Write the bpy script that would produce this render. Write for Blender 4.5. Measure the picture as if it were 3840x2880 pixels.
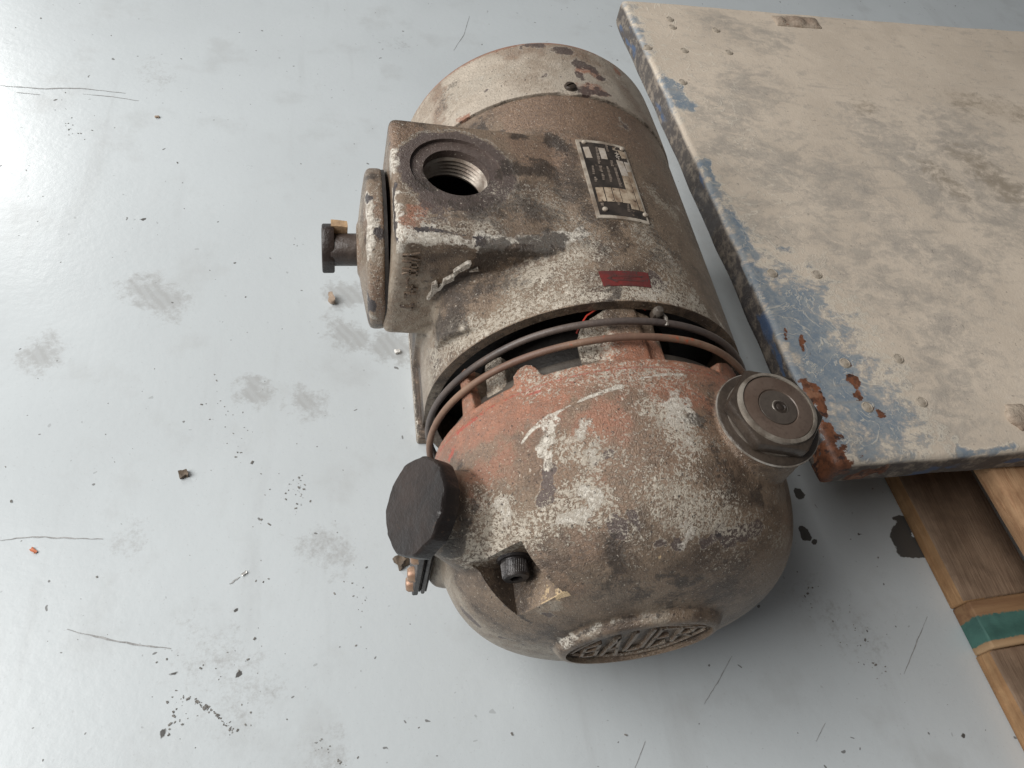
import bpy, bmesh, math, random
import numpy as np
from mathutils import Vector, Matrix, noise as mnoise
from mathutils.bvhtree import BVHTree

random.seed(7)
for o in list(bpy.data.objects):
    bpy.data.objects.remove(o)
SC = bpy.context.scene
COL = SC.collection
S = 0.13          # one working unit (the motor's radius) in metres
H = 1.12          # height of the motor's axis above the floor, in working units

# ------------------------------------------------------------------ camera
C0 = np.array([-1.501653, -2.530783, 3.905791])
RV = np.array([0.975702, -0.135668, 0.172043])
UV = np.array([0.013168, 0.820119, 0.572042])
FV = np.array([0.218704, 0.555877, -0.801978])
FPX = 2886.0
cam = bpy.data.cameras.new('camera')
cam_o = bpy.data.objects.new('camera', cam)
COL.objects.link(cam_o)
cam.sensor_width = 36.0
cam.lens = 36.0 * FPX / 3840
cam.clip_start = 0.01
cam.clip_end = 200
mw = Matrix.Identity(4)
for i in range(3):
    mw[i][0], mw[i][1], mw[i][2] = RV[i], UV[i], -FV[i]
    mw[i][3] = (C0[i] + (H if i == 2 else 0)) * S
cam_o.matrix_world = mw
SC.camera = cam_o

# ------------------------------------------------------------------ light
SC.view_settings.view_transform = 'Standard'
SC.view_settings.look = 'None'
SC.view_settings.exposure = 0.0
SC.view_settings.gamma = 1.0
W = bpy.data.worlds.new('World')
SC.world = W
W.use_nodes = True
W.node_tree.nodes['Background'].inputs[0].default_value = (0.97, 0.98, 1.0, 1)
W.node_tree.nodes['Background'].inputs[1].default_value = 0.10


def area(name, loc, target, sx, sy, power, col):
    l = bpy.data.lights.new(name, 'AREA')
    l.shape = 'RECTANGLE'
    l.size, l.size_y = sx * S, sy * S
    l.energy = power
    l.color = col
    o = bpy.data.objects.new(name, l)
    COL.objects.link(o)
    p = Vector(((loc[0]) * S, loc[1] * S, loc[2] * S))
    t = Vector((target[0] * S, target[1] * S, target[2] * S))
    o.location = p
    o.rotation_euler = (t - p).to_track_quat('-Z', 'Y').to_euler()
    return o


area('ceiling_light', (-15.5, -0.5, 14), (-0.5, 0.0, 0), 14, 16, 97, (1.0, 0.99, 0.97))
area('doorway_light', (-14.9, 23.2, 14.6), (-4.7, 4, 0), 1.8, 8.0, 30, (1.0, 1.0, 0.98))

# ------------------------------------------------------------------ geometry helpers (working units, axis frame)


def photo_ray(px, py):
    d = FV + RV * (px - 1920) / FPX - UV * (py - 1440) / FPX
    return C0, d / np.linalg.norm(d)


def on_z(px, py, z):
    o, d = photo_ray(px, py)
    return o + d * ((z - o[2]) / d[2])


def on_y(px, py, y):
    o, d = photo_ray(px, py)
    return o + d * ((y - o[1]) / d[1])


def nrm(a):
    a = np.array(a, float)
    return a / np.linalg.norm(a)


def frame(n, ref=(0, 1, 0)):
    n = nrm(n)
    r = np.array(ref, float)
    if abs(n @ r) > .99:
        r = np.array([1., 0, 0])
    a = nrm(np.cross(r, n))
    return a, np.cross(n, a), n


def revolve(prof, n=96, c=(0, 0, 0), axis=(0, 1, 0)):
    """profile of (radius, distance along axis); ends with r=0 are closed"""
    a, b, w = frame(axis, (0, 0, 1))
    c = np.array(c, float)
    V, F, rows = [], [], []
    for r, t in prof:
        if r < 1e-6:
            V.append(c + w * t)
            rows.append([len(V) - 1] * n)
        else:
            st = len(V)
            for k in range(n):
                th = 2 * math.pi * k / n
                V.append(c + w * t + (a * math.cos(th) + b * math.sin(th)) * r)
            rows.append(list(range(st, st + n)))
    for i in range(len(rows) - 1):
        p, q = rows[i], rows[i + 1]
        for k in range(n):
            k2 = (k + 1) % n
            f = [p[k], p[k2], q[k2], q[k]]
            g = []
            for x in f:
                if x not in g:
                    g.append(x)
            if len(g) > 2:
                F.append(g)
    return np.array(V), F


def cyl(c, d, r, L, n=48, r2=None):
    r2 = r if r2 is None else r2
    return revolve([(0, 0), (r, 0), (r2, L), (0, L)], n, c, d)


def box(c, size, R=None):
    R = np.eye(3) if R is None else R
    V = []
    for x in (-.5, .5):
        for y in (-.5, .5):
            for z in (-.5, .5):
                V.append(np.array(c) + R @ (np.array([x, y, z]) * np.array(size)))
    F = [[0, 1, 3, 2], [4, 6, 7, 5], [0, 4, 5, 1], [2, 3, 7, 6], [0, 2, 6, 4], [1, 5, 7, 3]]
    return np.array(V), F


def prism(poly, ext):
    n = len(poly)
    P = [np.array(p, float) for p in poly]
    V = P + [p + np.array(ext, float) for p in P]
    F = [list(range(n))[::-1], list(range(n, 2 * n))]
    for k in range(n):
        F.append([k, (k + 1) % n, n + (k + 1) % n, n + k])
    return np.array(V), F


def tube(pts, r, n=10, closed=False):
    P = np.array(pts, float)
    m = len(P)
    V, F = [], []
    rr = r if hasattr(r, '__len__') else [r] * m
    prev = None
    for i in range(m):
        t = P[(i + 1) % m] - P[i - 1] if closed else P[min(i + 1, m - 1)] - P[max(i - 1, 0)]
        t = nrm(t)
        if prev is None:
            a, b, _ = frame(t, (0.3, 0.2, 0.9))
        else:
            a = nrm(prev - t * (prev @ t))
            b = np.cross(t, a)
        prev = a
        for k in range(n):
            th = 2 * math.pi * k / n
            V.append(P[i] + (a * math.cos(th) + b * math.sin(th)) * rr[i])
    for i in range(m if closed else m - 1):
        j = (i + 1) % m
        for k in range(n):
            k2 = (k + 1) % n
            F.append([i * n + k, i * n + k2, j * n + k2, j * n + k])
    if not closed:
        F.append(list(range(n))[::-1])
        F.append([(m - 1) * n + k for k in range(n)])
    return np.array(V), F


def join(parts):
    V, F, o = [], [], 0
    for v, f in parts:
        V.append(np.array(v))
        F += [[i + o for i in g] for g in f]
        o += len(v)
    return np.concatenate(V), F


def raw_mesh(name, v, f):
    me = bpy.data.meshes.new(name)
    me.from_pydata([tuple(p) for p in v], [], f)
    bm = bmesh.new()
    bm.from_mesh(me)
    bmesh.ops.recalc_face_normals(bm, faces=bm.faces)
    bm.to_mesh(me)
    bm.free()
    return me


def evaluate(v, f, setup):
    me = raw_mesh('work', v, f)
    o = bpy.data.objects.new('work', me)
    COL.objects.link(o)
    extra = setup(o) or []
    dg = bpy.context.evaluated_depsgraph_get()
    m2 = bpy.data.meshes.new_from_object(o.evaluated_get(dg))
    V = np.zeros(len(m2.vertices) * 3)
    m2.vertices.foreach_get('co', V)
    F = [list(p.vertices) for p in m2.polygons]
    for x in [o] + extra:
        md = x.data
        bpy.data.objects.remove(x)
        bpy.data.meshes.remove(md)
    bpy.data.meshes.remove(m2)
    return V.reshape(-1, 3), F


def fuse(parts, voxel, it=4, fac=.5):
    """melt overlapping solids into one cast body with small fillets"""
    v, f = join(parts)

    def setup(o):
        m = o.modifiers.new('r', 'REMESH')
        m.mode = 'VOXEL'
        m.voxel_size = voxel
        m.adaptivity = 0
        if it:
            s = o.modifiers.new('s', 'SMOOTH')
            s.iterations = it
            s.factor = fac
    return evaluate(v, f, setup)


def cut(vf, cutters):
    def setup(o):
        ex = []
        for v, f in cutters:
            me = raw_mesh('cutter', v, f)
            c = bpy.data.objects.new('cutter', me)
            COL.objects.link(c)
            m = o.modifiers.new('b', 'BOOLEAN')
            m.operation = 'DIFFERENCE'
            m.object = c
            m.solver = 'EXACT'
            ex.append(c)
        return ex
    return evaluate(vf[0], vf[1], setup)


def bevel(vf, w, seg=2, ang=35):
    def setup(o):
        m = o.modifiers.new('b', 'BEVEL')
        m.width = w
        m.segments = seg
        m.limit_method = 'ANGLE'
        m.angle_limit = math.radians(ang)
    return evaluate(vf[0], vf[1], setup)


def subdivide(vf, cuts):
    me = raw_mesh('work', *vf)
    bm = bmesh.new()
    bm.from_mesh(me)
    bmesh.ops.subdivide_edges(bm, edges=bm.edges, cuts=cuts, use_grid_fill=True)
    bm.verts.ensure_lookup_table()
    v = np.array([tuple(x.co) for x in bm.verts])
    f = [[x.index for x in p.verts] for p in bm.faces]
    bm.free()
    bpy.data.meshes.remove(me)
    return v, f


def wobble(v, amp, scale, seed=0.0):
    out = np.array(v)
    for i, p in enumerate(v):
        out[i] += np.array(mnoise.noise_vector(Vector(p * scale + seed))) * amp
    return out


# ------------------------------------------------------------------ objects
def thing(name, loc, label, cat, group=None):
    o = bpy.data.objects.new(name, None)
    o.empty_display_size = 0.02
    COL.objects.link(o)
    o.location = (loc[0] * S, loc[1] * S, (loc[2] + H) * S)
    o['label'] = label
    o['category'] = cat
    o['base'] = [float(q) for q in loc]
    if group:
        o['group'] = group
    return o


def base_of(o):
    while o is not None:
        if 'base' in o:
            return np.array(o['base'][:])
        o = o.parent
    return np.array([0., 0., -H])


def mk(name, vf, mat, parent=None, loc=None, ang=38, attrs=None, flat=False):
    """one mesh object; vertices given in the axis frame, stored relative to its thing's base"""
    v, f = vf
    b = base_of(parent) if loc is None else np.array(loc, float)
    me = raw_mesh(name, (np.array(v) - b) * S, f)
    mats = mat if isinstance(mat, list) else [mat]
    for m in mats:
        me.materials.append(m)
    if not flat:
        me.polygons.foreach_set('use_smooth', [True] * len(me.polygons))
        me.set_sharp_from_angle(angle=math.radians(ang))
    for k, a in (attrs or {}).items():
        at = me.attributes.new(k, 'FLOAT', 'POINT')
        at.data.foreach_set('value', np.asarray(a, np.float32))
    o = bpy.data.objects.new(name, me)
    COL.objects.link(o)
    if parent is not None:
        o.parent = parent
    elif True:
        o.location = (b[0] * S, b[1] * S, (b[2] + H) * S)
        o['base'] = [float(q) for q in b]
    return o


def piece(name, mesh, parent, pos, axis=(0, 0, 1), ref=(0, 1, 0), spin=0.0):
    """an instance of a small shared mesh (built round its own origin, pointing along +z)"""
    o = bpy.data.objects.new(name, mesh)
    COL.objects.link(o)
    o.parent = parent
    p = (np.array(pos) - base_of(parent)) * S
    a, b, w = frame(axis, ref)
    M = Matrix(((a[0], b[0], w[0]), (a[1], b[1], w[1]), (a[2], b[2], w[2])))
    M = M @ Matrix.Rotation(spin, 3, 'Z')
    o.location = p
    o.rotation_euler = M.to_euler()
    return o


def small_mesh(name, vf, mat, ang=38):
    v, f = vf
    me = raw_mesh(name, np.array(v) * S, f)
    me.materials.append(mat)
    me.polygons.foreach_set('use_smooth', [True] * len(me.polygons))
    me.set_sharp_from_angle(angle=math.radians(ang))
    return me


def surface(vf):
    return BVHTree.FromPolygons([tuple(p) for p in vf[0]], vf[1])


_warp = {}


def warp_of(v):
    key = (len(v), float(v[0][0]), float(v[-1][1]))
    if key not in _warp:
        _warp[key] = np.array([.55 * mnoise.noise(Vector(p) * 5.0) + .45 * mnoise.noise(Vector(p) * 13.0) + .30 * mnoise.noise(Vector(p) * 29.0) for p in v])
    return _warp[key]


def spot_mask(v, tree, spots):
    """wear map on a surface: (radius, strength, points of a dab or a streak)"""
    res = np.zeros(len(v))
    wp = warp_of(v)
    for rad, st, pts in spots:
        P = []
        for q in pts:
            if tree is None:
                P.append(on_z(q[0], q[1], -H))
            else:
                o, d = photo_ray(*q)
                h = tree.ray_cast(Vector(o), Vector(d))
                if h[0] is not None:
                    P.append(np.array(h[0]))
        if not P:
            continue
        if len(P) == 1:
            P.append(P[0] + 1e-5)
        dm = np.full(len(v), 1e9)
        for a, b in zip(P[:-1], P[1:]):
            ab = b - a
            t = np.clip(((v - a) @ ab) / max(ab @ ab, 1e-12), 0, 1)
            dm = np.minimum(dm, np.linalg.norm(v - a - t[:, None] * ab, axis=1))
        x = np.clip(1 - (dm + wp * (min(rad, .12) * 1.15 if rad > .03 else rad * .55)) / rad, 0, 1)
        res = np.maximum(res, st * x * x * (3 - 2 * x))
    return res


# ------------------------------------------------------------------ materials
class NT:
    def __init__(self, name):
        self.m = bpy.data.materials.new(name)
        self.m.use_nodes = True
        self.t = self.m.node_tree
        self.b = self.t.nodes['Principled BSDF']
        tc = self.t.nodes.new('ShaderNodeTexCoord')
        mp = self.t.nodes.new('ShaderNodeMapping')
        mp.inputs['Scale'].default_value = (1 / S,) * 3
        self.t.links.new(tc.outputs['Object'], mp.inputs[0])
        self.co = mp.outputs[0]

    def put(self, sock, val):
        if hasattr(val, 'node'):
            self.t.links.new(val, sock)
        elif isinstance(val, (tuple, list)) and len(val) == 3 and sock.type == 'RGBA':
            sock.default_value = (*val, 1)
        else:
            sock.default_value = val

    def stretch(self, sc, rot=(0, 0, 0)):
        mp = self.t.nodes.new('ShaderNodeMapping')
        mp.inputs['Scale'].default_value = sc
        mp.inputs['Rotation'].default_value = rot
        self.t.links.new(self.co, mp.inputs[0])
        return mp.outputs[0]

    def noise(self, scale, detail=4, rough=.55, vec=None, dist=0.0, lac=2.0):
        n = self.t.nodes.new('ShaderNodeTexNoise')
        n.inputs['Scale'].default_value = scale
        n.inputs['Detail'].default_value = detail
        n.inputs['Roughness'].default_value = rough
        n.inputs['Distortion'].default_value = dist
        n.inputs['Lacunarity'].default_value = lac
        self.t.links.new(vec or self.co, n.inputs['Vector'])
        return n.outputs['Fac']

    def voro(self, scale, out='Distance', vec=None, feat='F1', rnd=1.0):
        n = self.t.nodes.new('ShaderNodeTexVoronoi')
        n.feature = feat
        n.inputs['Scale'].default_value = scale
        n.inputs['Randomness'].default_value = rnd
        self.t.links.new(vec or self.co, n.inputs['Vector'])
        return n.outputs[out]

    def math(self, op, a, b=0.0, c=None, clamp=False):
        n = self.t.nodes.new('ShaderNodeMath')
        n.operation = op
        n.use_clamp = clamp
        self.put(n.inputs[0], a)
        self.put(n.inputs[1], b)
        if c is not None:
            self.put(n.inputs[2], c)
        return n.outputs[0]

    def step(self, x, lo, hi):
        n = self.t.nodes.new('ShaderNodeMapRange')
        n.interpolation_type = 'SMOOTHSTEP'
        self.put(n.inputs[0], x)
        n.inputs[1].default_value = lo
        n.inputs[2].default_value = hi
        n.inputs[3].default_value = 0
        n.inputs[4].default_value = 1
        return n.outputs[0]

    def attr(self, name):
        n = self.t.nodes.new('ShaderNodeAttribute')
        n.attribute_name = name
        return n.outputs['Fac']

    def mix(self, f, a, b):
        n = self.t.nodes.new('ShaderNodeMix')
        n.data_type = 'RGBA'
        self.put(n.inputs[0], f)
        self.put(n.inputs[6], a)
        self.put(n.inputs[7], b)
        return n.outputs[2]

    def mixf(self, f, a, b):
        n = self.t.nodes.new('ShaderNodeMix')
        n.data_type = 'FLOAT'
        self.put(n.inputs[0], f)
        self.put(n.inputs[2], a)
        self.put(n.inputs[3], b)
        return n.outputs[0]

    def masked(self, attr, nz, amp, w=.06):
        """patch with a ragged border: painted amount + noise, cut at one half"""
        x = self.math('MULTIPLY_ADD', self.math('SUBTRACT', nz, .5), amp, attr)
        return self.step(x, .5 - w, .5 + w)

    def bump(self, h, strength, dist=.01, prev=None):
        n = self.t.nodes.new('ShaderNodeBump')
        n.inputs['Strength'].default_value = strength
        n.inputs['Distance'].default_value = dist * S
        self.put(n.inputs['Height'], h)
        if prev is not None:
            self.t.links.new(prev, n.inputs['Normal'])
        return n.outputs[0]

    def done(self, col, rough, metal=0.0, normal=None, spec=.5):
        self.put(self.b.inputs['Base Color'], col)
        self.put(self.b.inputs['Roughness'], rough)
        self.put(self.b.inputs['Metallic'], metal)
        self.b.inputs['Specular IOR Level'].default_value = spec
        if normal is not None:
            self.t.links.new(normal, self.b.inputs['Normal'])
        return self.m


def cast_paint(name, A=(.226, .163, .113), B=(.084, .058, .041), rough=.36, lite=(.36, .30, .235), wear=1.0, ol=1.0):
    n = NT(name)
    big = n.noise(2.8, 6, .66)
    mid = n.noise(11, 6, .72)
    fine = n.noise(52, 4, .75, None, .35)
    grit = n.noise(115, 3, .75)
    mf = n.math('ADD', n.math('MULTIPLY', mid, .55), n.math('MULTIPLY', fine, .45))
    patch = n.math('ADD', n.math('MULTIPLY', n.noise(4.2, 6, .74, None, .6), .72), n.math('MULTIPLY', fine, .28))
    patch2 = n.math('ADD', n.math('MULTIPLY', n.noise(5.6, 6, .74, n.stretch((1, 1, 1), (2, 1, .5)), .6), .68), n.math('MULTIPLY', fine, .32))
    col = n.mix(n.step(big, .42, .62), A, B)
    pale = n.masked(n.attr('pale'), mf, 1.5, .25)
    col = n.mix(n.math('MULTIPLY', pale, .9), col, n.mix(n.step(mid, .38, .62), (.42, .355, .28), (.295, .238, .182)))
    col = n.mix(n.math('MULTIPLY', n.step(mid, .46, .62), .45), col, tuple(x * 1.28 for x in A))
    col = n.mix(n.math('MULTIPLY', n.step(fine, .52, .66), .34 * wear), col, tuple(x * .55 for x in B))
    tan = n.masked(n.attr('tan'), mid, 1.0, .22)
    col = n.mix(n.math('MULTIPLY', tan, .8), col, n.mix(n.step(fine, .4, .6), (.265, .172, .114), (.172, .112, .078)))
    # worn-through light and dark patches all over
    col = n.mix(n.math('MULTIPLY', n.step(patch, .57, .62), .50 * wear), col, n.mix(n.step(fine, .38, .6), (.092, .066, .050), (.15, .110, .083)))
    col = n.mix(n.math('MULTIPLY', n.step(patch2, .585, .62), .50), col, n.mix(n.step(fine, .40, .60), lite, tuple(x * .62 for x in lite)))
    org = n.masked(n.attr('orange'), mf, 1.7, .17)
    ocol = n.mix(n.step(mid, .38, .62), (.405, .172, .102), (.280, .138, .088))
    ocol = n.mix(n.math('MULTIPLY', n.step(fine, .53, .66), .5), ocol, (.17, .095, .068))
    ocol = n.mix(n.math('MULTIPLY', n.step(patch2, .57, .62), .5), ocol, (.34, .235, .17))
    col = n.mix(n.math('MULTIPLY', org, .92), col, ocol)
    xp = n.math('MULTIPLY_ADD', n.math('SUBTRACT', mf, .5), 1.7, n.attr('purple'))
    pur = n.step(xp, .47, .53)
    prim = n.math('MULTIPLY', n.step(xp, .33, .42), n.math('SUBTRACT', 1.0, n.step(xp, .43, .48)))
    prim = n.math('MULTIPLY', prim, n.step(fine, .44, .54))
    col = n.mix(n.math('MULTIPLY', prim, .8), col, (.50, .45, .38))
    col = n.mix(n.math('MULTIPLY', pur, .88), col, n.mix(n.step(fine, .4, .65), (.090, .066, .060), (.125, .095, .085)))
    # speckle left by flaking top coat
    sp_n = n.math('ADD', n.math('MULTIPLY', fine, .62), n.math('MULTIPLY', grit, .38))
    spk = n.masked(n.attr('speck'), sp_n, 3.4, .08)
    col = n.mix(n.math('MULTIPLY', spk, .88), col, n.mix(n.step(mid, .35, .65), (.58, .52, .43), (.40, .345, .275)))
    xc = n.math('MULTIPLY_ADD', n.math('SUBTRACT', mf, .5), 2.4, n.math('MULTIPLY', n.attr('chalk'), .94))
    chk = n.step(xc, .46, .55)
    chk = n.math('MULTIPLY', chk, n.math('SUBTRACT', 1.0, n.math('MULTIPLY', n.step(n.math('ADD', n.math('MULTIPLY', fine, .7), n.math('MULTIPLY', mid, .3)), .515, .575), .85)))
    col = n.mix(chk, col, n.mix(n.step(fine, .38, .60), (.66, .61, .53), (.44, .385, .32)))
    chip = n.masked(n.attr('chip'), mf, 2.4, .04)
    col = n.mix(chip, col, (.058, .046, .045))
    yel = n.masked(n.attr('yellow'), mf, 2.0, .05)
    col = n.mix(yel, col, (.60, .44, .26))
    red = n.masked(n.attr('red'), fine, 1.4, .10)
    col = n.mix(n.math('MULTIPLY', red, .75), col, (.42, .060, .036))
    gr = n.masked(n.attr('grime_shade'), n.math('ADD', n.math('MULTIPLY', n.noise(7.5, 6, .78, None, .5), .6), n.math('MULTIPLY', fine, .4)), 2.2, .15)  # one mask for real grime and for painted darkening of recesses
    col = n.mix(n.math('MULTIPLY', gr, .86), col, n.mix(n.step(fine, .38, .62), (.026, .019, .015), (.066, .048, .036)))
    pit = n.step(n.noise(60, 2, .5), .66, .71)
    col = n.mix(n.math('MULTIPLY', pit, .8), col, (.038, .030, .026))
    fle = n.step(n.noise(70, 2, .5, n.stretch((1, 1, 1), (1, .4, 2))), .67, .71)
    col = n.mix(n.math('MULTIPLY', fle, .75), col, (.52, .46, .38))
    crk = n.math('SUBTRACT', 1.0, n.step(n.voro(40, 'Distance', None, 'DISTANCE_TO_EDGE'), .0, .08))
    crk = n.math('MULTIPLY', crk, n.math('SUBTRACT', 1.0, n.math('MAXIMUM', gr, pur)))
    col = n.mix(n.math('MULTIPLY', crk, .13), col, (.06, .042, .032))
    r = n.mixf(gr, rough, .34)
    r = n.mixf(pur, r, .36)
    r = n.math('MULTIPLY_ADD', fine, .22, n.math('SUBTRACT', r, .09))
    hh = n.math('ADD', n.math('MULTIPLY', fine, 1.0), n.math('MULTIPLY', grit, .6))
    hh = n.math('ADD', hh, n.math('MULTIPLY', spk, .30))
    hh = n.math('ADD', hh, n.math('MULTIPLY', chk, .45))
    hh = n.math('SUBTRACT', hh, n.math('MULTIPLY', chip, .4))
    hh = n.math('SUBTRACT', hh, n.math('MULTIPLY', pur, .35))
    hh = n.math('SUBTRACT', hh, n.math('MULTIPLY', crk, .20))
    nb = n.bump(hh, .55, .016)
    nb = n.bump(n.noise(6, 3, .5), .25, .03, nb)
    return n.done(col, r, 0.12, nb, .6)


def simple(name, A, B, scale=8, rough=.5, metal=0.0, bump=.3, C=None, cthr=.62, spec=.5, gritty=40, edge=None):
    n = NT(name)
    a = n.noise(scale, 5, .62)
    g = n.noise(gritty, 3, .65)
    col = n.mix(n.step(a, .35, .65), A, B)
    col = n.mix(n.math('MULTIPLY', n.step(g, .5, .72), .35), col, tuple(x * .55 for x in A))
    if C:
        c = n.step(n.math('ADD', n.math('MULTIPLY', n.noise(scale * 1.7, 5, .7), .7), n.math('MULTIPLY', g, .3)), cthr, cthr + .05)
        col = n.mix(c, col, C)
    if edge:
        ge = n.t.nodes.new('ShaderNodeNewGeometry')
        e = n.step(n.math('MULTIPLY_ADD', n.math('SUBTRACT', a, .5), .10, ge.outputs['Pointiness']), .57, .64)
        col = n.mix(n.math('MULTIPLY', e, .85), col, edge)
    r = n.math('MULTIPLY_ADD', a, .25, rough - .12)
    return n.done(col, r, metal, n.bump(n.math('ADD', g, n.math('MULTIPLY', a, .5)), bump, .012), spec)


M_cast = cast_paint('worn_cast_paint')
M_cover = cast_paint('worn_cover_paint', (.455, .39, .315), (.345, .275, .21), .45, (.56, .51, .44), .45)
M_dark = simple('dark_shade_iron', (.020, .017, .015), (.034, .028, .024), 6, .5)  # near-black colour paints in the shade inside gap and chamber; also on gaskets
M_dark2 = simple('rim_inner_iron', (.085, .070, .055), (.045, .036, .029), 5, .55)
M_wire = simple('dark_steel_rod', (.075, .062, .058), (.12, .09, .075), 3, .42, .0, .2, (.23, .11, .06), .60)
M_wire2 = simple('rusty_steel_rod', (.30, .19, .125), (.15, .085, .06), 1.6, .5, .0, .25, (.36, .095, .045), .60)
M_rubber = simple('black_plastic', (.017, .013, .012), (.034, .023, .019), 3.2, .36, 0, .45, (.062, .040, .030), .60, spec=.4, edge=(.15, .12, .10))
M_steel = simple('worn_steel', (.060, .045, .034), (.030, .022, .017), 5, .36, .10, .3, (.15, .12, .095), .64, edge=(.48, .43, .37))
M_disc = simple('dull_cap_steel', (.088, .058, .043), (.115, .083, .065), 3, .36, .1, .15, (.07, .052, .043), .60)
M_disc2 = simple('plug_centre_steel', (.078, .063, .052), (.055, .043, .035), 4, .40, .1, .2, (.14, .085, .055), .62)
M_rimw = simple('worn_plug_rim', (.36, .32, .27), (.15, .12, .095), 6, .34, .4, .25, (.07, .055, .045), .58)
M_edge = simple('bare_washer_metal', (.50, .46, .41), (.25, .21, .17), 14, .38, .6, .2)
M_bolt = simple('black_bolt_steel', (.022, .019, .019), (.040, .033, .030), 10, .36, .2, .3, (.16, .085, .045), .68)
M_alu = simple('name_plate_metal', (.52, .46, .38), (.24, .185, .14), 9, .42, .15, .1, (.085, .064, .05), .60)
M_black = simple('plate_print_black', (.024, .020, .017), (.055, .043, .035), 8, .42, 0, .05, (.16, .12, .09), .60)
M_field = simple('plate_print_pale', (.54, .48, .42), (.36, .29, .22), 9, .45, .1, .05, (.13, .075, .04), .60)
M_field_d = simple('plate_print_soiled', (.52, .42, .31), (.24, .165, .11), 14, .5, .1, .05, (.07, .045, .03), .58)
M_text = simple('plate_print_grey', (.26, .21, .17), (.16, .125, .10), 20, .5, 0, .05)
M_red = simple('red_sticker', (.150, .024, .021), (.085, .024, .022), 9, .5, 0, .15, (.060, .036, .032), .55)
M_redline = simple('red_primer', (.50, .045, .028), (.33, .05, .032), 10, .5)
M_arrow = simple('sticker_arrow_ink', (.060, .028, .025), (.10, .03, .025), 14, .5)
M_thread = simple('bare_thread_metal', (.30, .26, .215), (.17, .13, .10), 12, .38, .35, .15, (.16, .075, .045), .62)
M_ring = simple('bare_cast_ring', (.145, .115, .098), (.105, .084, .074), 4, .45, .15, .15)
M_brass = simple('copper_screw', (.42, .28, .19), (.26, .14, .09), 12, .4, .4, .1)
M_gasket = simple('gasket_grey', (.085, .078, .075), (.045, .040, .038), 10, .5)
M_tanstub = simple('tan_residue', (.48, .32, .18), (.30, .2, .12), 10, .6)

# ------------------------------------------------------------------ the motor
gm = thing('gear_motor', (0, 0, -H), 'worn grey geared electric motor with orange primer patches, lying on the pale floor', 'motor')


def pol(th, r, y):
    """point at angle th (degrees from straight up, towards +x) and radius r round the motor's axis"""
    a = math.radians(th)
    return np.array([math.sin(a) * r, y, math.cos(a) * r])


# --- stator frame with terminal box: fused casting
T35 = math.radians(3.5)
BR = np.array([[math.cos(T35), 0, math.sin(T35)], [0, 1, 0], [-math.sin(T35), 0, math.cos(T35)]])
ZT = .953            # distance of the sloping top of the terminal box from the axis
bx_c = np.array([0, .890, 0]) + BR @ np.array([-.72, 0, ZT - .39])
frame_body = fuse([
    revolve([(0, -.04), (1.0, -.04), (1.0, 1.791), (0, 1.791)], 160),
    bevel(box(bx_c, (1.08, 1.02, .80), BR), .042, 3),
    box((-.88, .86, .02), (.30, .78, .50)),
    # swelling where the box grows out of the frame
    cyl((-.66, .14, .40), nrm((.1, 1, .25)), .30, .4, 32, .34),
], .0125, 3)
hole_c = np.array([0, .975, 0]) + BR @ np.array([-.888, 0, ZT])
up = BR @ np.array([0, 0, 1.])
frame_body = cut(frame_body, [
    cyl((0, -.2, 0), (0, 1, 0), .937, .60, 128),
    cyl((0, -.2, 0), (0, 1, 0), 1.3, .208, 64),
    cyl(hole_c + up * .2, -up, .194, .40, 64),
    cyl(hole_c - up * .19, -up, .36, .45, 40),
    cyl(hole_c + up * .05, -up, .272, .062, 64),
])
t_frame = surface(frame_body)
v = frame_body[0]
yy = v[:, 1]
rr = np.hypot(v[:, 0], v[:, 2])
top_face = (v @ up > ZT - .05) & (v[:, 0] < -.25)
at = {}
at['tan'] = np.maximum(spot_mask(v, t_frame, [
    (.55, .9, [(2000, 420), (2250, 440), (2400, 520)]), (.3, .75, [(1560, 540), (1500, 520)]),
    (.35, .7, [(1960, 560), (2080, 600)]), (.4, .55, [(2500, 700)]), (.25, .6, [(1430, 1120)])]), 0)
at['orange'] = spot_mask(v, t_frame, [(.10, .8, [(1560, 785), (1590, 782)]), (.12, .55, [(1520, 830), (1540, 850)]), (.2, .35, [(1620, 620)])])
at['speck'] = spot_mask(v, t_frame, [
    (.30, .62, [(1640, 1330), (1760, 1260), (1900, 1200), (2080, 1140), (2260, 1110), (2420, 1100), (2600, 1150)]),
    (.35, .60, [(1960, 1060), (2080, 1000), (2200, 940)]), (.2, .8, [(1980, 1030), (2060, 1000)]),
    (.3, .55, [(2400, 870), (2480, 950), (2520, 1020)]), (.22, .62, [(2350, 1110), (2450, 1120), (2620, 1190)]),
    (.3, .50, [(1900, 760), (2050, 760), (2150, 830)]), (.22, .55, [(1640, 870), (1820, 850)]),
    (.18, .55, [(2450, 720), (2520, 800)])])
at['chalk'] = spot_mask(v, t_frame, [
    (.10, 1.0, [(1510, 880), (1640, 888), (1800, 902)]), (.09, .86, [(1800, 905), (2000, 905), (2180, 880)]),
    (.10, 1.0, [(1462, 600), (1466, 640), (1470, 720), (1480, 800)]), (.07, .9, [(1475, 800), (1500, 900), (1490, 960)]), (.06, .72, [(1445, 500), (1450, 600)]),
    (.10, .62, [(2380, 1100), (2440, 1110)]), (.06, .6, [(2440, 690), (2490, 720), (2560, 800)]), (.14, .55, [(2010, 1000), (2060, 990)]),
    (.08, .55, [(2500, 940), (2520, 980)]), (.07, .6, [(2600, 1120), (2700, 1210)])])
at['chip'] = spot_mask(v, t_frame, [
    (.05, .95, [(1450, 470), (1462, 540)]), (.045, .82, [(1480, 690), (1475, 760), (1480, 850), (1485, 900)]),
    (.035, .72, [(1560, 858), (1660, 868), (1800, 895)]), (.06, .62, [(1790, 900)])])
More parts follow.
